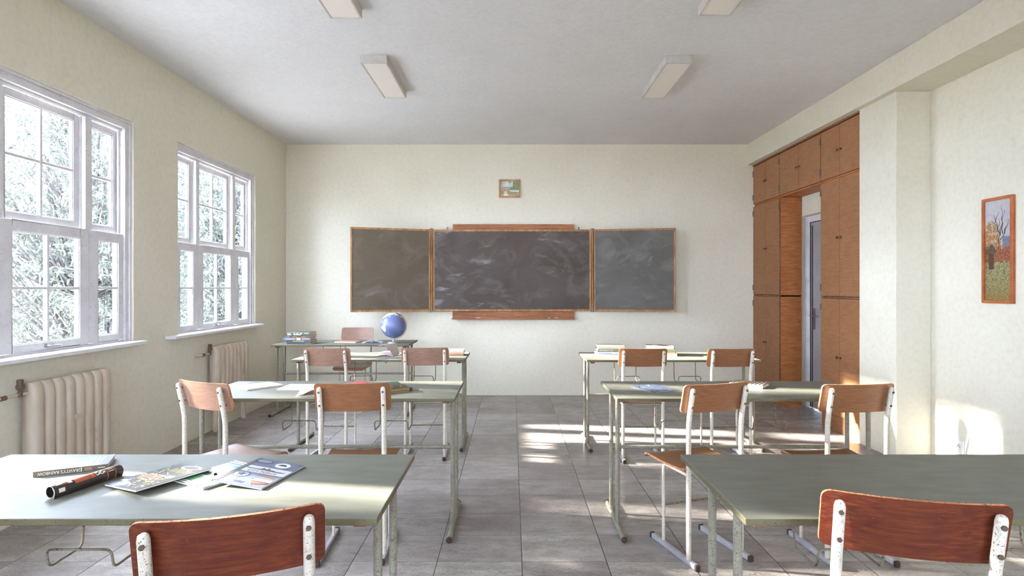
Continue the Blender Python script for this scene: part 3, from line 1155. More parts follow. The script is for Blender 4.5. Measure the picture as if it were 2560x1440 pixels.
def magazine(corner, yaw, w, h, th, cover, label, art=None, tiltx=0.0, tilty=0.0, name="magazine", cat="magazine", group=None, spine=None):
    """corner = near left corner on the desk; local x right, y away; pages and cover are parts"""
    o = empty(name, corner, math.radians(yaw))
    o.rotation_euler = (tiltx, tilty, math.radians(yaw))
    m = MB()
    m.box((0.0015, 0.001, 0.0008), (w - 0.001, h - 0.001, th - 0.0008))
    m.build("pages", "paper", o)
    m = MB()
    m.box((0, 0, th - 0.0008), (w, h, th), 0, cover)
    m.box((0, 0, 0), (w, h, 0.0008), 0, cover)
    m.box((0, 0, 0.0008), (0.0015, h, th - 0.0008), 0, spine or cover)
    m.build("cover", "print", o)
    if art:
        m = MB()
        art(m, w, h, th + 0.0001)
        m.build("cover_print", "print", o)
    return tag(o, label, cat, group)


def T(x, y, z, rz=0.0):
    return Matrix.Translation((x, y, z)) @ Matrix.Rotation(math.radians(rz), 4, "Z")


W_, K_ = lin((232, 232, 230)), lin((40, 38, 40))


def art_force(m, w, h, z):
    ppoly(m, rect(0.0, 0.0, 0.016, h), z, lin((92, 88, 88)))
    ppoly(m, ell(w * 0.22, h * 0.88, 0.034, 0.018), z, lin((74, 80, 98)))
    ppoly(m, ell(w * 0.22, h * 0.885, 0.026, 0.012), z + 0.0003, lin((132, 138, 158)))
    ppoly(m, rect(0.02, h * 0.45, w, h * 0.68), z, lin((214, 218, 226)))
    ppoly(m, ell(w * 0.66, h * 0.83, 0.036, 0.03, 28), z, lin((108, 116, 138)))
    ppoly(m, ell(w * 0.66, h * 0.83, 0.026, 0.022, 28), z + 0.0003, W_)
    ppoly(m, [(w * 0.58, h * 0.81), (w * 0.74, h * 0.81), (w * 0.74, h * 0.84), (w * 0.70, h * 0.87), (w * 0.62, h * 0.87), (w * 0.58, h * 0.84)], z + 0.0006, K_)
    ship = [(w * 0.14, h * 0.57), (w * 0.86, h * 0.55), (w * 0.95, h * 0.585), (w * 0.72, h * 0.585), (w * 0.66, h * 0.61), (w * 0.6, h * 0.60), (w * 0.56, h * 0.66), (w * 0.5, h * 0.61), (w * 0.44, h * 0.65), (w * 0.4, h * 0.6), (w * 0.3, h * 0.59), (w * 0.12, h * 0.6)]
    ppoly(m, ship, z + 0.0003, lin((104, 78, 58)))
    text_obj("t", "CITY FORCE", 0.017, T(w * 0.52, h * 0.495, z + 0.0005), None, None, K_, join=m, spacing=1.15)
    ppoly(m, ell(w * 0.26, h * 0.33, 0.027, 0.024, 28), z, lin((60, 64, 78)))
    ppoly(m, ell(w * 0.26, h * 0.33, 0.024, 0.021, 28), z + 0.0003, lin((132, 138, 156)))
    ppoly(m, star(w * 0.26, h * 0.33, 0.018), z + 0.0006, lin((60, 64, 78)))
    ppoly(m, [(w * 0.5, h * 0.38), (w * 0.96, h * 0.3), (w * 0.9, h * 0.36), (w * 0.66, h * 0.41)], z, lin((110, 82, 60)))
    ppoly(m, [(w * 0.55, h * 0.26), (w * 0.97, h * 0.28), (w * 0.97, h * 0.12), (w * 0.72, h * 0.06)], z, lin((70, 48, 46)))
    ppoly(m, [(w * 0.60, h * 0.17), (w * 0.95, h * 0.15), (w * 0.73, h * 0.08)], z + 0.0003, lin((196, 88, 70)))
    ppoly(m, rect(w * 0.6, h * 0.19, w * 0.97, h * 0.26), z + 0.0003, W_)
    text_obj("t", "DELTA", 0.014, T(w * 0.785, h * 0.225, z + 0.0006), None, None, K_, join=m, spacing=1.1)
    ppoly(m, rect(w * 0.12, h * 0.1, w * 0.32, h * 0.21), z, lin((206, 184, 134)))
    for i in range(3):
        ppoly(m, rect(w * 0.15, h * (0.12 + 0.03 * i), w * (0.27 + 0.01 * i), h * (0.13 + 0.03 * i)), z + 0.0003, lin((122, 100, 66)))
    for i in range(6):
        ppoly(m, star(w * (0.4 + 0.09 * i), h * (0.72 if i % 2 else 0.93), 0.004), z, lin((70, 76, 94)))
    ppoly(m, rect(w * 0.9, h * 0.93, w * 0.98, h * 0.97), z, lin((70, 76, 100)))
    ppoly(m, [(w * 0.36, h * 0.1), (w * 0.44, h * 0.13), (w * 0.5, h * 0.1), (w * 0.55, h * 0.11), (w * 0.55, h * 0.05), (w * 0.36, h * 0.06)], z, lin((70, 72, 84)))


def art_doodle(m, w, h, z):
    R = random.Random(7)
    pal = [lin(c) for c in ((226, 222, 210), (204, 132, 96), (150, 160, 92), (206, 158, 132), (120, 136, 150), (232, 200, 170), (186, 176, 84), (96, 110, 126))]
    ppoly(m, rect(w * 0.04, h * 0.18, w * 0.22, h * 0.24), z, lin((206, 214, 222)))
    ppoly(m, ell(w * 0.27, h * 0.09, 0.034, 0.024, 24), z, lin((102, 112, 122)))
    ppoly(m, ell(w * 0.30, h * 0.10, 0.02, 0.014, 20), z + 0.0003, lin((152, 168, 182)))
    for i in range(140):
        x, y = R.uniform(0.05, 0.95) * w, R.uniform(0.22, 0.97) * h
        if i > 90:
            x = R.uniform(0.35, 0.96) * w
            y = R.uniform(0.04, 0.4) * h
        c = R.choice(pal)
        a = R.uniform(0, PI)
        k = R.random()
        if k < 0.35:
            ppoly(m, ell(x, y, R.uniform(0.002, 0.007), R.uniform(0.001, 0.004), 8, a), z + 0.0001 * (i % 5), c)
        elif k < 0.8:
            l, q = R.uniform(0.005, 0.015), R.uniform(0.0006, 0.0018)
            dx, dy = math.cos(a), math.sin(a)
            ppoly(m, [(x - dx * l - dy * q, y - dy * l + dx * q), (x + dx * l - dy * q, y + dy * l + dx * q), (x + dx * l + dy * q, y + dy * l - dx * q), (x - dx * l + dy * q, y - dy * l - dx * q)], z + 0.0001 * (i % 5), c)
        else:
            ppoly(m, star(x, y, R.uniform(0.003, 0.008)), z + 0.0001 * (i % 5), c)
    for i in range(5):
        x = w * (0.18 + i * 0.105)
        ppoly(m, [(x, h * 0.36), (x + 0.010, h * 0.36), (x + 0.016, h * 0.53), (x + 0.006, h * 0.53)], z + 0.0006, lin((214, 150, 112)))
        ppoly(m, [(x + 0.03, h * 0.68), (x + 0.039, h * 0.68), (x + 0.042, h * 0.80), (x + 0.033, h * 0.80)], z + 0.0006, lin((176, 178, 92)))
    ppoly(m, ell(w * 0.62, h * 0.885, 0.05, 0.02, 24), z + 0.0006, lin((226, 214, 200)))
    ppoly(m, ell(w * 0.62, h * 0.885, 0.036, 0.012, 24), z + 0.0009, lin((96, 92, 84)))
    ppoly(m, ell(w * 0.82, h * 0.5, 0.016, 0.014, 20), z + 0.0006, lin((220, 224, 220)))
    ppoly(m, ell(w * 0.82, h * 0.5, 0.008, 0.007, 16), z + 0.0009, lin((110, 124, 120)))


def art_green(m, w, h, z):
    ppoly(m, rect(0.0, 0.0, w, h * 0.11), z, K_)
    for y in (0.015, 0.065):
        ppoly(m, rect(0.0, h * y, w * 0.78, h * (y + 0.03)), z + 0.0003, W_)
    ppoly(m, rect(w * 0.82, h * 0.02, w * 0.98, h * 0.04), z + 0.0003, W_)
    ppoly(m, star(w * 0.88, h * 0.075, 0.007), z + 0.0003, W_)
    ppoly(m, rect(0.0, h * 0.87, w, h * 1.0), z, K_)
    for y in (0.885, 0.945):
        ppoly(m, rect(0.0, h * y, w, h * (y + 0.035)), z + 0.0003, W_)
    ppoly(m, rect(w * 0.05, h * 0.14, w * 0.95, h * 0.42), z, lin((92, 150, 96)))
    ppoly(m, ell(w * 0.4, h * 0.52, 0.06, 0.05, 18), z + 0.0003, lin((200, 208, 202)))
    ppoly(m, ell(w * 0.58, h * 0.5, 0.03, 0.028, 14), z + 0.0006, lin((240, 242, 240)))
    ppoly(m, ell(w * 0.3, h * 0.4, 0.045, 0.016, 12, 0.5), z + 0.0006, lin((72, 92, 76)))
    ppoly(m, ell(w * 0.75, h * 0.44, 0.02, 0.016, 12), z + 0.0006, lin((92, 104, 94)))
    ppoly(m, rect(w * 0.38, h * 0.68, w * 0.95, h * 0.8), z, lin((90, 104, 96)))
    text_obj("t", "GRIP", 0.03, T(w * 0.66, h * 0.74, z + 0.0005), None, None, W_, join=m)


def lineart(seed, dark, n=60, bands=()):
    def f(m, w, h, z):
        R = random.Random(seed)
        for (a, b, c) in bands:
            ppoly(m, rect(0, h * a, w, h * b), z, c)
        for i in range(n):
            x, y, a = R.uniform(0.08, 0.9) * w, R.uniform(0.06, 0.94) * h, R.gauss(0, 0.5)
            l, q = R.uniform(0.006, 0.028), R.uniform(0.0006, 0.003)
            dx, dy = math.cos(a), math.sin(a)
            c = R.choice(dark)
            ppoly(m, [(x - dx * l, y - dy * l), (x + dy * q, y - dx * q), (x + dx * l, y + dy * l), (x - dy * q, y + dx * q)], z + 0.0003 + 0.0001 * (i % 5), c)
    return f


def rotd(v, deg):
    a = math.radians(deg)
    return (v[0] * math.cos(a) - v[1] * math.sin(a), v[0] * math.sin(a) + v[1] * math.cos(a))


def from_right(corner, yaw, w):
    """near-left corner from a given near-right corner"""
    d = rotd((-w, 0), yaw)
    return (corner[0] + d[0], corner[1] + d[1], corner[2])


TZ = DZT + 0.0004
MG = "magazines on the desks"
# three magazines in the left foreground
magazine(from_right((-0.932, 1.716, TZ), -29, 0.165), -29, 0.165, 0.227, 0.006, lin((116, 154, 128)), "green magazine with black and white striped borders, beneath the other two", art_green, group=MG)
magazine(from_right((-1.102, 1.666, TZ), -29, 0.175), -29, 0.175, 0.236, 0.0065, lin((50, 52, 50)), "dark magazine crowded with small colourful drawings, left foreground desk", art_doodle, 0.0, -0.062, group=MG)
magazine(from_right((-0.753, 1.713, TZ + 0.0004), -12.5, 0.175)[:2] + (TZ + 0.0150,), -12.5, 0.175, 0.229, 0.006, lin((98, 106, 128)), "grey-blue magazine with a ship and badges, rightmost on the left foreground desk", art_force, 0.0, 0.085, group=MG, spine=lin((92, 88, 88)))


def hardbook(corner, yaw, w, h, th, cover, label, spinecol=None, spinetext=None, tcol=W_, group=None, art=None, flat=None, ts=0.6, spine_side="near", marks=None):
    """closed book: local x along the spine (near edge), y away; pages visible on the other sides"""
    o = empty("book", corner, math.radians(yaw))
    m = MB()
    e = 0.003
    m.box((e, 0.002, 0.0016), (w - e, h - e, th - 0.0016))
    m.build("pages", "paper", o)
    m = MB()
    m.box((0, 0, th - 0.0018), (w, h, th), 0, cover)
    m.box((0, 0, 0), (w, h, 0.0018), 0, cover)
    if spine_side == "near":
        m.box((0, -0.001, 0), (w, 0.002, th), 0, spinecol or cover)
    else:
        m.box((0, -0.001, 0), (0.002, h, th), 0, spinecol or cover)
    m.build("cover", "print", o)
    if spinetext or art or marks:
        m = MB()
        if art:
            art(m, w, h, th + 0.0001)
        if spinetext:
            s, x, rot = spinetext
            M = Matrix.Translation((x, -0.0013, th / 2)) @ Matrix.Rotation(PI / 2, 4, "X") @ Matrix.Rotation(rot, 4, "Z")
            text_obj("t", s, th * ts * 1.35, M, None, None, tcol, join=m, sx=0.82)
        for (x0, x1, z0, z1, c) in (marks or []):
            m.box((x0 * w, -0.0016, z0 * th), (x1 * w, -0.0009, z1 * th), 0, c)
        m.build("cover_print", "print", o)
    return tag(o, label, "book", group)


def art_rainbow(m, w, h, z):
    for i in range(4):
        x = w * (0.66 + 0.065 * i)
        ppoly(m, rect(x, h * 0.30, x + 0.0035, h * 0.86), z, W_)
    ppoly(m, rect(w * 0.61, h * 0.44, w * 0.63, h * 0.56), z, W_)
    ppoly(m, rect(w * 0.26, h * 0.05, w * 0.268, h * 0.8), z, W_)


hardbook((-1.541, 1.830, TZ), 25, 0.2, 0.128, 0.0175, lin((98, 104, 116)), "grey paperback GRAVITY'S RAINBOW with its spine to us, left foreground desk", lin((92, 80, 68)), ("GRAVITY'S RAINBOW", 0.070, PI), lin((222, 214, 196)), None, art_rainbow, ts=0.62,
         marks=[(0.635, 0.642, 0.1, 0.95, W_), (0.68, 0.78, 0.55, 0.7, lin((170, 140, 110))), (0.68, 0.78, 0.25, 0.38, lin((170, 140, 110))), (0.86, 0.96, 0.45, 0.56, W_)])

# rolled magazine
rollv = Vector((0.057, 0.206, 0)).normalized()
ro = empty("rolled_magazine", (-1.335, 1.644, DZT), math.atan2(rollv.y, rollv.x))
m = MB()
N, RL = 64, 0.214
secs = [0, 0.03, 0.055, 0.1, 0.16, 0.185, RL]
prof = []
for i in range(N + 1):
    a = 2 * PI * 1.35 * i / N
    r = 0.0150 + 0.0032 * i / N + (0.004 * max(0, (i - N * 0.9) / (N * 0.1)))
    prof.append((r * math.cos(a + 2.2), 0.0185 + r * math.sin(a + 2.2), i / N, a))
BLK, ORG, RED, CRM = lin((46, 38, 34)), lin((176, 84, 48)), lin((150, 44, 32)), lin((226, 216, 196))


def rollcol(x, a):
    aa = (math.degrees(a + 2.2)) % 360
    if x < 0.012:
        return BLK
    if x < 0.030:
        return CRM if 60 < aa < 110 or 150 < aa < 185 else BLK
    if x < 0.045:
        return ORG if aa < 120 or aa > 300 else BLK
    if x < 0.055:
        return CRM if (aa < 130 or aa > 290) else BLK
    if 0.062 < x < 0.112 and 50 < aa < 150:
        return mixc(ORG, lin((120, 72, 56)), (x - 0.062) * 14)
    if 0.112 < x < 0.126 and 40 < aa < 150:
        return ORG
    if 0.160 < x < 0.164 or 0.186 < x < 0.189:
        return ORG
    if 0.166 < x < 0.184 and 40 < aa < 160:
        return CRM if int(aa / 12) % 2 else BLK
    if 0.128 < x < 0.158 and 50 < aa < 140:
        return CRM if (int((x * 1000 + aa * 0.35) / 5) % 3 == 0 or int((x * 1000 - aa * 0.35 + 100) / 5) % 3 == 0) else BLK
    if 0.07 < x < 0.10 and aa < 350 and aa > 320:
        return RED
    return BLK


nx = 72
for i in range(N):
    (y0_, z0_, k0, a0), (y1_, z1_, k1, a1) = prof[i], prof[i + 1]
    outer = a0 > 2 * PI * 0.35
    for j in range(nx):
        x0, x1 = RL * j / nx, RL * (j + 1) / nx
        m.add([(x0, y0_, z0_), (x1, y0_, z0_), (x1, y1_, z1_), (x0, y1_, z1_)], [(0, 1, 2, 3)], 0, True, rollcol((x0 + x1) / 2, a0) if outer else lin((104, 34, 28)))
mo = m.build("cover", "print", ro, weld=True)
so = mo.modifiers.new("thick", "SOLIDIFY")
so.thickness = 0.0009
m = MB()
prev = None
m.tube([(0.0, prof[i][0], prof[i][1]) for i in range(0, N + 1, 1)], 0.0008, 0, 5)
m.build("page_edge", "paper", ro)
tag(ro, "rolled-up black and orange magazine lying on the left foreground desk", "magazine")

# middle left desk
DK = [K_, lin((70, 76, 92)), lin((112, 118, 132))]
magazine((-1.571 - 0.131, 3.375 + 0.106, TZ), -39, 0.17, 0.225, 0.008, lin((214, 214, 212)), "white magazine with black ink drawing, at the window end of the middle left desk", lineart(3, DK, 46), group=MG)
magazine((-1.408, 3.395, TZ), -2, 0.178, 0.2, 0.004, lin((220, 220, 218)), "white magazine with black script and dark spine, middle left desk centre", lineart(5, [K_, lin((96, 108, 140))], 34), group=MG, spine=K_)
magazine((-1.09, 3.52, TZ), -38, 0.17, 0.19, 0.010, lin((186, 66, 66)), "red magazine lying at the back of the middle left desk behind the chair", lineart(9, [lin((222, 170, 160)), lin((160, 40, 46))], 24), group=MG)


def page_leaf(mb, pts, y0, y1, c, th=0.0006, skew=0.0):
    """a sheet following pts (x, z) between y0 and y1"""
    n = len(pts)
    lo = [(x, y0, z) for x, z in pts]
    hi = [(x + skew * (k / (n - 1)), y1, z) for k, (x, z) in enumerate(pts)]
    lo2 = [(x, y0, z - th) for x, z in pts]
    hi2 = [(x + skew * (k / (n - 1)), y1, z - th) for k, (x, z) in enumerate(pts)]
    fs = [(i, i + 1, n + i + 1, n + i) for i in range(n - 1)]
    mb.add(lo + hi, fs, 0, True, c)
    mb.add(lo2 + hi2, [tuple(reversed(f)) for f in fs], 0, True, c)
    a = lo + lo2
    mb.add(a, [(i, n + i, n + i + 1, i + 1) for i in range(n - 1)], 0, False, c)
    a = hi + hi2
    mb.add(a, [(i, i + 1, n + i + 1, n + i) for i in range(n - 1)], 0, False, c)
    mb.add([lo[-1], hi[-1], hi2[-1], lo2[-1]], [(0, 1, 2, 3)], 0, False, c)


def curve(fn, n=14):
    return [fn(i / n) for i in range(n + 1)]


def open_book(name, loc, yaw, h, half, label, curl, pages=6, cover=lin((200, 190, 184)), page=lin((222, 214, 206)), cat="magazine", grp=None, th=0.010):
    o = empty(name, loc, math.radians(yaw))
    m = MB()
    m.box((-half, 0, 0.0003), (half, h, 0.0011), 0, cover)
    m.build("cover", "print", o)
    m = MB()
    for s in (-1, 1):
        for k in range(pages):
            f = (k + 1) / pages
            page_leaf(m, curve(lambda t: (s * half * (0.985 - 0.012 * k) * t, 0.0022 + th * f * math.sin(PI * min(1, t * 1.1 + 0.08)) ** 0.8 * (1 - t * 0.65) + 0.0006 * k)), 0.003, h - 0.003, page)
    m.build("pages", "print", o)
    if curl:
        m = MB()
        curl(m, half, h, page)
        m.build("curling_page", "print", o)
    return tag(o, label, cat, grp)


def curl_big(m, half, h, c):
    # one sheet standing up and bending over to the left, another arched over the left page
    page_leaf(m, curve(lambda t: (-half * 0.80 * t, 0.012 + 0.112 * math.sin(t * PI * 0.62) * (1 - 0.12 * t))), 0.05, h - 0.002, mixc(c, lin((150, 130, 130)), 0.35), skew=0.075)
    page_leaf(m, curve(lambda t: (-half * 1.05 * t, 0.012 + 0.03 * math.sin(t * PI))), 0.002, h * 0.9, c, skew=-0.02)


def curl_small(m, half, h, c):
    page_leaf(m, curve(lambda t: (-half * 0.95 * t, 0.008 + 0.045 * math.sin((1 - t) * PI * 0.5) ** 2 * math.sin(t * PI) ** 0.5)), 0.002, h * 0.98, c, skew=-0.03)


open_book("booklet", (-1.07, 3.19, TZ), 4, 0.20, 0.145, "open booklet with a lifted cream page, near edge of the middle left desk", curl_small, 4, lin((222, 206, 190)), lin((226, 210, 190)), "booklet", None, 0.006)
open_book("open_magazine", (-1.035, 4.91, TZ), -4, 0.25, 0.175, "open magazine with pages curling up, front left desk between the chairs", curl_big, 5, lin((206, 200, 196)), lin((214, 204, 200)), "magazine")
open_book("open_book", (-1.545, 6.27, TZ), 6, 0.2, 0.115, "open book with arched pages beside the globe on the teacher's desk", None, 6, lin((150, 150, 164)), lin((190, 190, 200)), "book", None, 0.024)

# two dark books in a stack, middle left desk
DB = "dark books stacked on the middle left desk"
F2 = from_right((-0.589, 3.362, TZ), 36, 0.2)
hardbook(F2, 36, 0.2, 0.135, 0.0235, lin((84, 82, 60)), "olive book with worn spine, lower of the two dark books, middle left desk", lin((156, 134, 92)), None, group=DB, marks=[(0.08 + 0.06 * i, 0.11 + 0.06 * i, 0.25, 0.5, lin((70, 56, 36))) for i in range(13)] + [(0.9, 0.99, 0.0, 1.0, lin((60, 50, 38)))])
E2 = from_right((-0.648, 3.345, TZ + 0.0240), 22, 0.19)
hardbook(E2, 22, 0.19, 0.13, 0.018, lin((58, 76, 68)), "dark green book on top of the olive one, middle left desk", lin((120, 104, 74)), None, group=DB, marks=[(0.05 + 0.045 * i, 0.07 + 0.045 * i, 0.1, 0.9, lin((50, 48, 40))) for i in range(20)])

# stack at the aisle end of the front left desk
SB = "books stacked at the aisle end of the front left desk"
for i, (x, w, a, th, c, sp, lab) in enumerate([
    (-0.632, 0.195, 2, 0.017, lin((206, 160, 120)), lin((206, 160, 120)), "tan book, bottom of the stack at the aisle end of the front left desk"),
    (-0.636, 0.20, -1, 0.018, lin((226, 196, 166)), lin((222, 194, 168)), "cream book, middle of the stack at the aisle end of the front left desk"),
    (-0.66, 0.222, 1, 0.012, lin((236, 232, 226)), lin((238, 232, 226)), "white book, top of the stack at the aisle end of the front left desk")]):
    z = TZ + sum((0.017, 0.018, 0.012)[:i]) + 0.0004 * i
    hardbook((x, 5.13, z), a, w, 0.14, th, c, lab, sp, group=SB)

# teacher's desk stack
TB = "books stacked at the window end of the teacher's desk"
rows = [
    (-2.437, 6.155, 1, 0.27, 0.022, (96, 94, 98), (92, 90, 96), "grey book, bottom of the tall stack on the teacher's desk", None, [(0.72, 0.98, 0.2, 0.8, lin((120, 114, 108)))], None),
    (-2.445, 6.15, 0, 0.272, 0.022, (84, 84, 76), (98, 96, 84), "olive-grey book ENCHANTRESS, second from the bottom in the teacher's stack", ("ENCHANTRESS", 0.136, 0), None, lin((214, 208, 186))),
    (-2.478, 6.14, 2, 0.30, 0.027, (100, 106, 120), (104, 112, 128), "blue-grey book with a tan label, third from the bottom in the teacher's stack", None, [(0.5, 0.64, 0.0, 1.0, lin((226, 190, 150))), (0.1, 0.46, 0.35, 0.65, lin((190, 200, 214))), (0.7, 0.95, 0.35, 0.65, lin((176, 186, 206)))], None),
    (-2.405, 6.16, -1, 0.225, 0.022, (112, 84, 64), (122, 90, 68), "brown book under the top one in the teacher's stack", None, [(0.1, 0.35, 0.3, 0.6, lin((190, 160, 130))), (0.55, 0.8, 0.2, 0.5, lin((196, 130, 84)))], None),
    (-2.44, 6.15, 0, 0.262, 0.033, (82, 94, 78), (86, 96, 82), "green and white book on top of the teacher's stack", None, [(0.04, 0.18, 0.55, 0.8, W_), (0.3, 0.6, 0.15, 0.45, lin((210, 218, 204))), (0.04, 0.2, 0.15, 0.4, lin((206, 214, 200))), (0.3, 0.36, 0.6, 0.85, W_), (0.42, 0.5, 0.6, 0.85, W_), (0.56, 0.66, 0.6, 0.85, W_), (0.74, 0.92, 0.62, 0.85, lin((222, 206, 190)))], None)]
z = TZ
for (x, y, a, w, th, c, sp, lab, st, mk, tc) in rows:
    hardbook((x, y, z), a, w, 0.19, th, lin(c), lab, lin(sp), st, tc or W_, TB, marks=mk, ts=0.75)
    z += th + 0.0004
magazine((-1.985, 6.35, TZ), -8, 0.25, 0.17, 0.011, lin((196, 140, 120)), "reddish-brown notebook in front of the teacher's chair", None, name="notebook", cat="notebook")

# front right desk
LB = "books stacked at the aisle end of the front right desk"
z = TZ
for (x, y, a, w, th, c, sp, lab, st, mk) in [
    (0.765, 5.22, -4, 0.25, 0.023, (226, 226, 230), (226, 228, 234), "white book, bottom of the stack at the aisle end of the front right desk", None, [(0.1, 0.6, 0.3, 0.6, lin((170, 174, 186)))]),
    (0.785, 5.215, 0, 0.245, 0.025, (96, 74, 58), (126, 148, 138), "teal and brown book WITHERING THE, second in the stack of the front right desk", ("WITHERING THE", 0.078, 0), [(0.0, 0.02, 0.0, 1.0, lin((96, 70, 50))), (0.0, 1.0, 0.0, 0.12, lin((80, 60, 46)))]),
    (0.79, 5.21, -2, 0.24, 0.018, (206, 170, 130), (214, 180, 142), "tan book under the top one in the aisle-end stack, front right desk", None, [(0, 1, 0, 0.12, lin((110, 74, 50)))]),
    (0.80, 5.225, 3, 0.235, 0.014, (206, 214, 208), (236, 232, 226), "white book with teal cover picture, top of the aisle-end stack, front right desk", None, None)]:
    hardbook((x, y, z), a, w, 0.17, th, lin(c), lab, lin(sp), st, W_, LB, marks=mk, ts=0.6)
    z += th + 0.0004
o = bpy.data.objects[-1] if False else None
RB = "books stacked in the middle of the front right desk"
z = TZ


def art_top(m, w, h, z):
    ppoly(m, [(0, h), (0, h * 0.5), (w * 0.5, h * 0.2), (w * 0.9, 0), (w, 0), (w * 0.62, h)], z, lin((74, 56, 46)))
    ppoly(m, [(w * 0.15, h * 0.7), (w * 0.4, h * 0.45), (w * 0.5, h * 0.6), (w * 0.3, h * 0.9)], z + 0.0003, lin((226, 214, 200)))
    ppoly(m, [(w * 0.72, h), (w, h * 0.4), (w, h)], z + 0.0003, lin((222, 170, 150)))


for (x, y, a, w, th, c, sp, lab, ar) in [
    (1.255, 5.115, -13, 0.22, 0.024, (214, 178, 170), (226, 192, 184), "pale pink book, bottom of the stack in the middle of the front right desk", None),
    (1.265, 5.125, -9, 0.20, 0.015, (190, 130, 62), (198, 138, 66), "orange book, second from the bottom of the middle stack, front right desk", None),
    (1.26, 5.125, -6, 0.21, 0.024, (142, 152, 118), (150, 160, 126), "green book under the top one of the middle stack, front right desk", None),
    (1.215, 5.13, -10, 0.235, 0.022, (222, 216, 208), (240, 238, 234), "large book with black and pink cover, top of the middle stack, front right desk", art_top)]:
    hardbook((x, y, z), a, w, 0.165, th, lin(c), lab, lin(sp), None, W_, RB, ar)
    z += th + 0.0004

# middle right desk
magazine((0.834, 3.308, TZ), 27, 0.178, 0.226, 0.004, lin((92, 104, 126)), "blue-grey magazine lying on the middle right desk near the aisle", lineart(21, [K_, lin((190, 200, 206)), lin((190, 170, 110)), lin((60, 70, 92)), lin((220, 226, 230))], 44), group=MG, spine=K_)


def art_stripes(m, w, h, z):
    for i in range(9):
        x = w * (0.04 + i * 0.107)
        ppoly(m, rect(x, h * 0.05, x + 0.009, h * 0.95), z, lin((236, 226, 206)))
    ppoly(m, rect(w * 0.3, h * 0.3, w * 0.6, h * 0.45), z + 0.0002, lin((190, 150, 90)))


hardbook(from_right((1.511, 3.43, TZ), -40, 0.2), -40, 0.2, 0.138, 0.021, lin((86, 58, 40)), "brown book with cream striped cover on the middle right desk", lin((240, 236, 228)), ("COLLECTED", 0.1, 0), lin((150, 140, 126)), None, art_stripes, ts=0.6)

# ------------------------------------------------------------------ globe
gl = empty("globe", (-1.315, 6.31, DZT))
m = MB()
m.lathe([(0.062, 0.0005), (0.062, 0.008), (0.056, 0.012), (0.02, 0.015), (0.009, 0.018), (0.008, 0.045), (0.013, 0.05), (0.006, 0.052)], 0, 32)
m.build("base", "silver", gl)
CONT = {
    "asia": ([(60, 70), (105, 77), (140, 73), (180, 70), (190, 66), (178, 62), (163, 60), (160, 52), (155, 57), (142, 59), (138, 53), (130, 42), (127, 35), (122, 40), (121, 30), (110, 20), (106, 9), (100, 14), (97, 17), (90, 22), (80, 8), (72, 20), (58, 25), (45, 13), (33, 30), (28, 40), (10, 44), (-9, 37), (-8, 44), (5, 50), (10, 58), (20, 70), (40, 66)], (214, 216, 190)),
    "africa": ([(-17, 14), (-6, 35), (11, 37), (32, 31), (43, 12), (51, 11), (40, -5), (40, -16), (32, -28), (20, -35), (12, -17), (9, 3), (-8, 5)], (222, 190, 120)),
    "aus": ([(114, -22), (122, -18), (131, -12), (137, -12), (140, -17), (143, -11), (147, -20), (153, -27), (150, -37), (140, -38), (131, -32), (116, -34)], (228, 210, 180)),
    "ng": ([(131, -1), (141, -3), (150, -9), (140, -8)], (200, 206, 170)),
    "phil": ([(120, 18), (124, 14), (126, 7), (121, 10)], (200, 206, 170)),
    "born": ([(109, 1), (117, 7), (118, 0), (113, -4)], (200, 206, 170)),
    "japan": ([(130, 32), (136, 34), (141, 36), (142, 42), (145, 44), (140, 42), (138, 37), (132, 34)], (220, 214, 190)),
    "nam": ([(-168, 66), (-140, 70), (-95, 73), (-62, 82), (-60, 60), (-55, 50), (-67, 45), (-81, 28), (-83, 30), (-97, 27), (-95, 17), (-83, 9), (-88, 14), (-105, 20), (-114, 30), (-124, 41), (-124, 48), (-135, 57), (-152, 60), (-165, 55), (-160, 60)], (226, 160, 96)),
    "sam": ([(-81, 8), (-72, 12), (-60, 9), (-50, 0), (-35, -6), (-40, -22), (-52, -33), (-63, -42), (-68, -54), (-75, -50), (-71, -30), (-71, -18), (-81, -5)], (222, 140, 84)),
    "green": ([(-55, 60), (-20, 72), (-20, 82), (-60, 82)], (236, 236, 230)),
    "nz": ([(167, -46), (173, -40), (174, -36), (178, -38), (171, -45)], (226, 214, 190)),
}


def inpoly(x, y, poly):
    r = False
    n = len(poly)
    for i in range(n):
        x1, y1 = poly[i]
        x2, y2 = poly[(i + 1) % n]
        if (y1 > y) != (y2 > y) and x < (x2 - x1) * (y - y1) / (y2 - y1) + x1:
            r = not r
    return r


def earth(lon, lat):
    jx = 4 * noise.noise(Vector((lon * 0.12, lat * 0.12, 3)))
    jy = 4 * noise.noise(Vector((lon * 0.12, lat * 0.12, 9)))
    lon2, lat2 = lon + jx, lat + jy
    for nm, (poly, c) in CONT.items():
        for off in (0, 360, -360):
            if inpoly(lon2 + off, lat2, poly):
                n = noise.noise(Vector((lon * 0.06, lat * 0.06, 1)))
                return mixc(lin(c), lin((150, 182, 120)) if n > 0 else lin((230, 206, 150)), min(0.7, abs(n) * 1.6))
    if lat < -72:
        return lin((228, 230, 232))
    return lin((98, 110, 150))


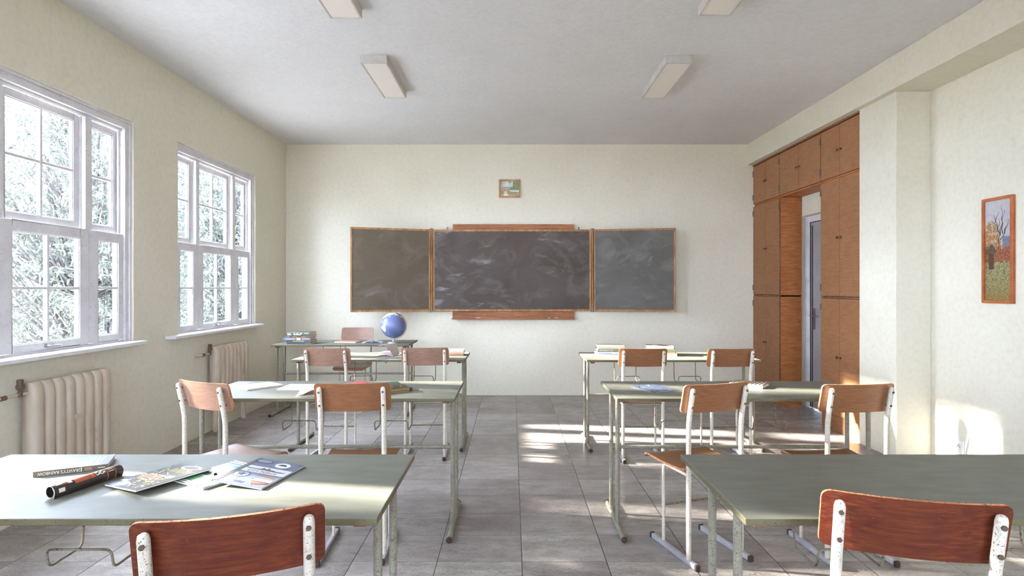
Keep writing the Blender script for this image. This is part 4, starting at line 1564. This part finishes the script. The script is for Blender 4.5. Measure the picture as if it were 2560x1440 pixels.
GR = 0.142
gm = MB()
nu, nv = 150, 80
vs = []
for j in range(nv + 1):
    la = -PI / 2 + PI * j / nv
    for i in range(nu):
        lo = 2 * PI * i / nu
        vs.append((GR * math.cos(la) * math.cos(lo), GR * math.cos(la) * math.sin(lo), GR * math.sin(la)))
o0 = gm.add(vs, [], 0)
for j in range(nv):
    for i in range(nu):
        k = (i + 1) % nu
        lon = (i + 0.5) / nu * 360 - 180
        lat = -90 + (j + 0.5) / nv * 180
        gm.f.append([j * nu + i, j * nu + k, (j + 1) * nu + k, (j + 1) * nu + i])
        gm.mi.append(0)
        gm.sm.append(True)
        gm.c.append(earth(lon, lat))
ball = gm.build("ball", "print", gl)
GC = Vector((0.0, 0, 0.197))
# lon 0 of the mesh is longitude -180; turn so that longitude about 168 faces the camera (-y)
ball.matrix_local = Matrix.Translation(GC) @ Matrix.Rotation(math.radians(23), 4, "Y") @ Matrix.Rotation(math.radians(-90 + 12), 4, "Z")
m = MB()
tl = math.radians(23)
pts = []
for i in range(33):
    a = math.radians(90 - 23 + 6) - math.radians(192) * i / 32
    pts.append((GC.x + 0.150 * math.cos(a), 0, GC.z + 0.150 * math.sin(a)))
m.tube(pts, 0.0042, 0, 8)
ax = Vector((math.sin(tl), 0, math.cos(tl)))
for s in (-1, 1):
    p = GC + ax * (GR - 0.001) * s
    q = GC + ax * 0.153 * s
    m.tube([tuple(p), tuple(q)], 0.005, 0, 10)
m.build("meridian_arm", "silver", gl)
tag(gl, "blue desk globe on a silver stand on the teacher's desk", "globe")


# ------------------------------------------------------------------ outside
GZ = -3.6
gnd = boxpart("ground", (-70, -60, GZ - 0.2), (40, 75, GZ), "ground")
struct(gnd)


def make_tree(name, loc, seed, rx, ry, rz, cz, ncl, label, leaf=0.11, per=20):
    R = random.Random(seed)
    t = empty(name, (loc[0], loc[1], GZ))
    m = MB()
    hz = cz - GZ
    pts = [(0, 0, 0)]
    for i in range(1, 9):
        pts.append((R.uniform(-0.08, 0.08) * i * 0.4, R.uniform(-0.08, 0.08) * i * 0.4, (hz + rz * 0.7) * i / 8))
    m.tube(pts, [0.13 - 0.0135 * i for i in range(9)], 0, 10)
    m.build("trunk", "bark", t)
    b = MB()
    f = MB()
    cl = []
    for i in range(ncl):
        while True:
            p = Vector((R.uniform(-1, 1), R.uniform(-1, 1), R.uniform(-1, 1)))
            if 0.12 < p.length < 1:
                break
        q = Vector((p.x * rx, p.y * ry, hz + p.z * rz))
        cl.append(q)
        if i % 4 == 0:
            k = max(0.25, min(0.95, (q.z - 0.9) / (hz + rz * 0.7)))
            src = Vector(pts[int(k * 8)])
            mid = (src + q) / 2 + Vector((0, 0, -0.15))
            b.tube([tuple(src), tuple(mid), tuple(q)], [0.028, 0.016, 0.006], 0, 5, False)
    vs, fs = [], []
    for q in cl:
        ax = Vector((R.gauss(0, 1), R.gauss(0, 1), R.gauss(0.2, 0.8))).normalized()
        for k in range(per):
            base = q + ax * R.uniform(-0.10, 0.10) + Vector((R.gauss(0, 0.04), R.gauss(0, 0.04), R.gauss(0, 0.04)))
            side = Vector((R.gauss(0, 1), R.gauss(0, 1), R.gauss(0, 1)))
            d = (ax * 0.7 + side.normalized() * 0.9)
            d.z -= 0.15
            d.normalize()
            wv = d.cross(Vector((R.gauss(0, 1), R.gauss(0, 1), R.gauss(0, 1)))).normalized()
            L = leaf * R.uniform(0.7, 1.25)
            w = L * 0.115
            dn = Vector((0, 0, -L * 0.18))
            i0 = len(vs)
            vs += [tuple(base), tuple(base + d * L * 0.4 + wv * w), tuple(base + d * L * 0.4 - wv * w), tuple(base + d * L * 0.75 + wv * w * 0.75 + dn * 0.5), tuple(base + d * L * 0.75 - wv * w * 0.75 + dn * 0.5), tuple(base + d * L + dn)]
            fs += [(i0, i0 + 1, i0 + 2), (i0 + 1, i0 + 3, i0 + 4, i0 + 2), (i0 + 3, i0 + 5, i0 + 4)]
    f.add(vs, fs, 0, False)
    b.build("branches", "bark", t)
    f.build("foliage", "leaf", t)
    return tag(t, label, "tree", "trees outside the windows")


make_tree("leafy_tree", (-6.7, 9.2), 1, 1.5, 2.15, 3.0, 1.9, 1650, "pale green leafy tree outside, filling the nearer window")
make_tree("leafy_tree", (-7.0, 14.4), 2, 1.7, 2.85, 3.4, 1.9, 2400, "pale green leafy tree outside, filling the farther window")
make_tree("leafy_tree", (-8.3, 4.9), 3, 1.2, 1.7, 1.6, 3.4, 240, "leafy tree outside the windows, hidden beyond the photo's left edge, shading the sunlight", 0.14)
make_tree("leafy_tree", (-7.4, 1.2), 4, 1.2, 1.9, 2.3, 2.9, 640, "leafy tree outside the classroom nearest the camera, beyond the photo's left edge", 0.14)

make_tree("leafy_tree", (-11.2, 14.2), 5, 2.0, 2.7, 4.2, 2.0, 1000, "tree standing behind the two near ones, seen between them through the windows", 0.14)
make_tree("leafy_tree", (-11.4, 22.4), 6, 2.2, 4.4, 4.6, 2.2, 1500, "farthest tree, glimpsed through the right-hand sashes of the farther window", 0.15)

# ------------------------------------------------------------------ light
wd = bpy.data.worlds.new("overcast_sky")
sc.world = wd
wd.use_nodes = True
bg = wd.node_tree.nodes["Background"]
bg.inputs["Color"].default_value = (0.78, 0.90, 1.14, 1)
bg.inputs["Strength"].default_value = 50.0

sd = Vector((1.0, -0.17, -0.335)).normalized()
sl = bpy.data.lights.new("sun", "SUN")
sl.energy = 85.0
sl.angle = math.radians(1.3)
sl.color = (1.0, 0.96, 0.89)
so_ = bpy.data.objects.new("sun", sl)
col.objects.link(so_)
so_.rotation_euler = sd.to_track_quat("-Z", "Y").to_euler()
so_.location = (-8, 6, 5)

for i, y0 in enumerate(WIN):
    al = bpy.data.lights.new("window_portal", "AREA")
    al.shape = "RECTANGLE"
    al.size = 1.68
    al.size_y = 1.48
    al.cycles.is_portal = True
    ao = bpy.data.objects.new("window_portal", al)
    col.objects.link(ao)
    ao.location = (XL - WT - 0.01, y0 + WW / 2, (WZ0 + WZ1) / 2)
    ao.rotation_euler = Vector((1, 0, 0)).to_track_quat("-Z", "Y").to_euler()
for x1 in FILL_WIN:  # portals for the added fill windows
    al = bpy.data.lights.new("window_portal", "AREA")
    al.shape = "RECTANGLE"
    al.size = 1.48
    al.size_y = 1.68
    al.cycles.is_portal = True
    ao = bpy.data.objects.new("window_portal", al)
    col.objects.link(ao)
    ao.location = (x1 - WW / 2, YF - WT - 0.01, (WZ0 + WZ1) / 2)
    ao.rotation_euler = (PI / 2, 0, PI)

# ------------------------------------------------------------------ camera
cam = bpy.data.cameras.new("camera")
cam.lens = 20.0
cam.sensor_width = 36.0
cam.clip_start = 0.02
cam.clip_end = 300
co = bpy.data.objects.new("camera", cam)
col.objects.link(co)
co.location = (0, 0, H)
co.rotation_euler = (PI / 2, 0, 0)
sc.camera = co

vs_ = sc.view_settings
vs_.view_transform = "Standard"
vs_.look = "None"
vs_.gamma = 1.0
vs_.exposure = 0.0
vs_.use_curve_mapping = False
sc.cycles.use_denoising = True
sc.cycles.max_bounces = 10
sc.cycles.diffuse_bounces = 6
sc.cycles.glossy_bounces = 3
sc.cycles.transparent_max_bounces = 12
sc.cycles.sample_clamp_indirect = 6.0
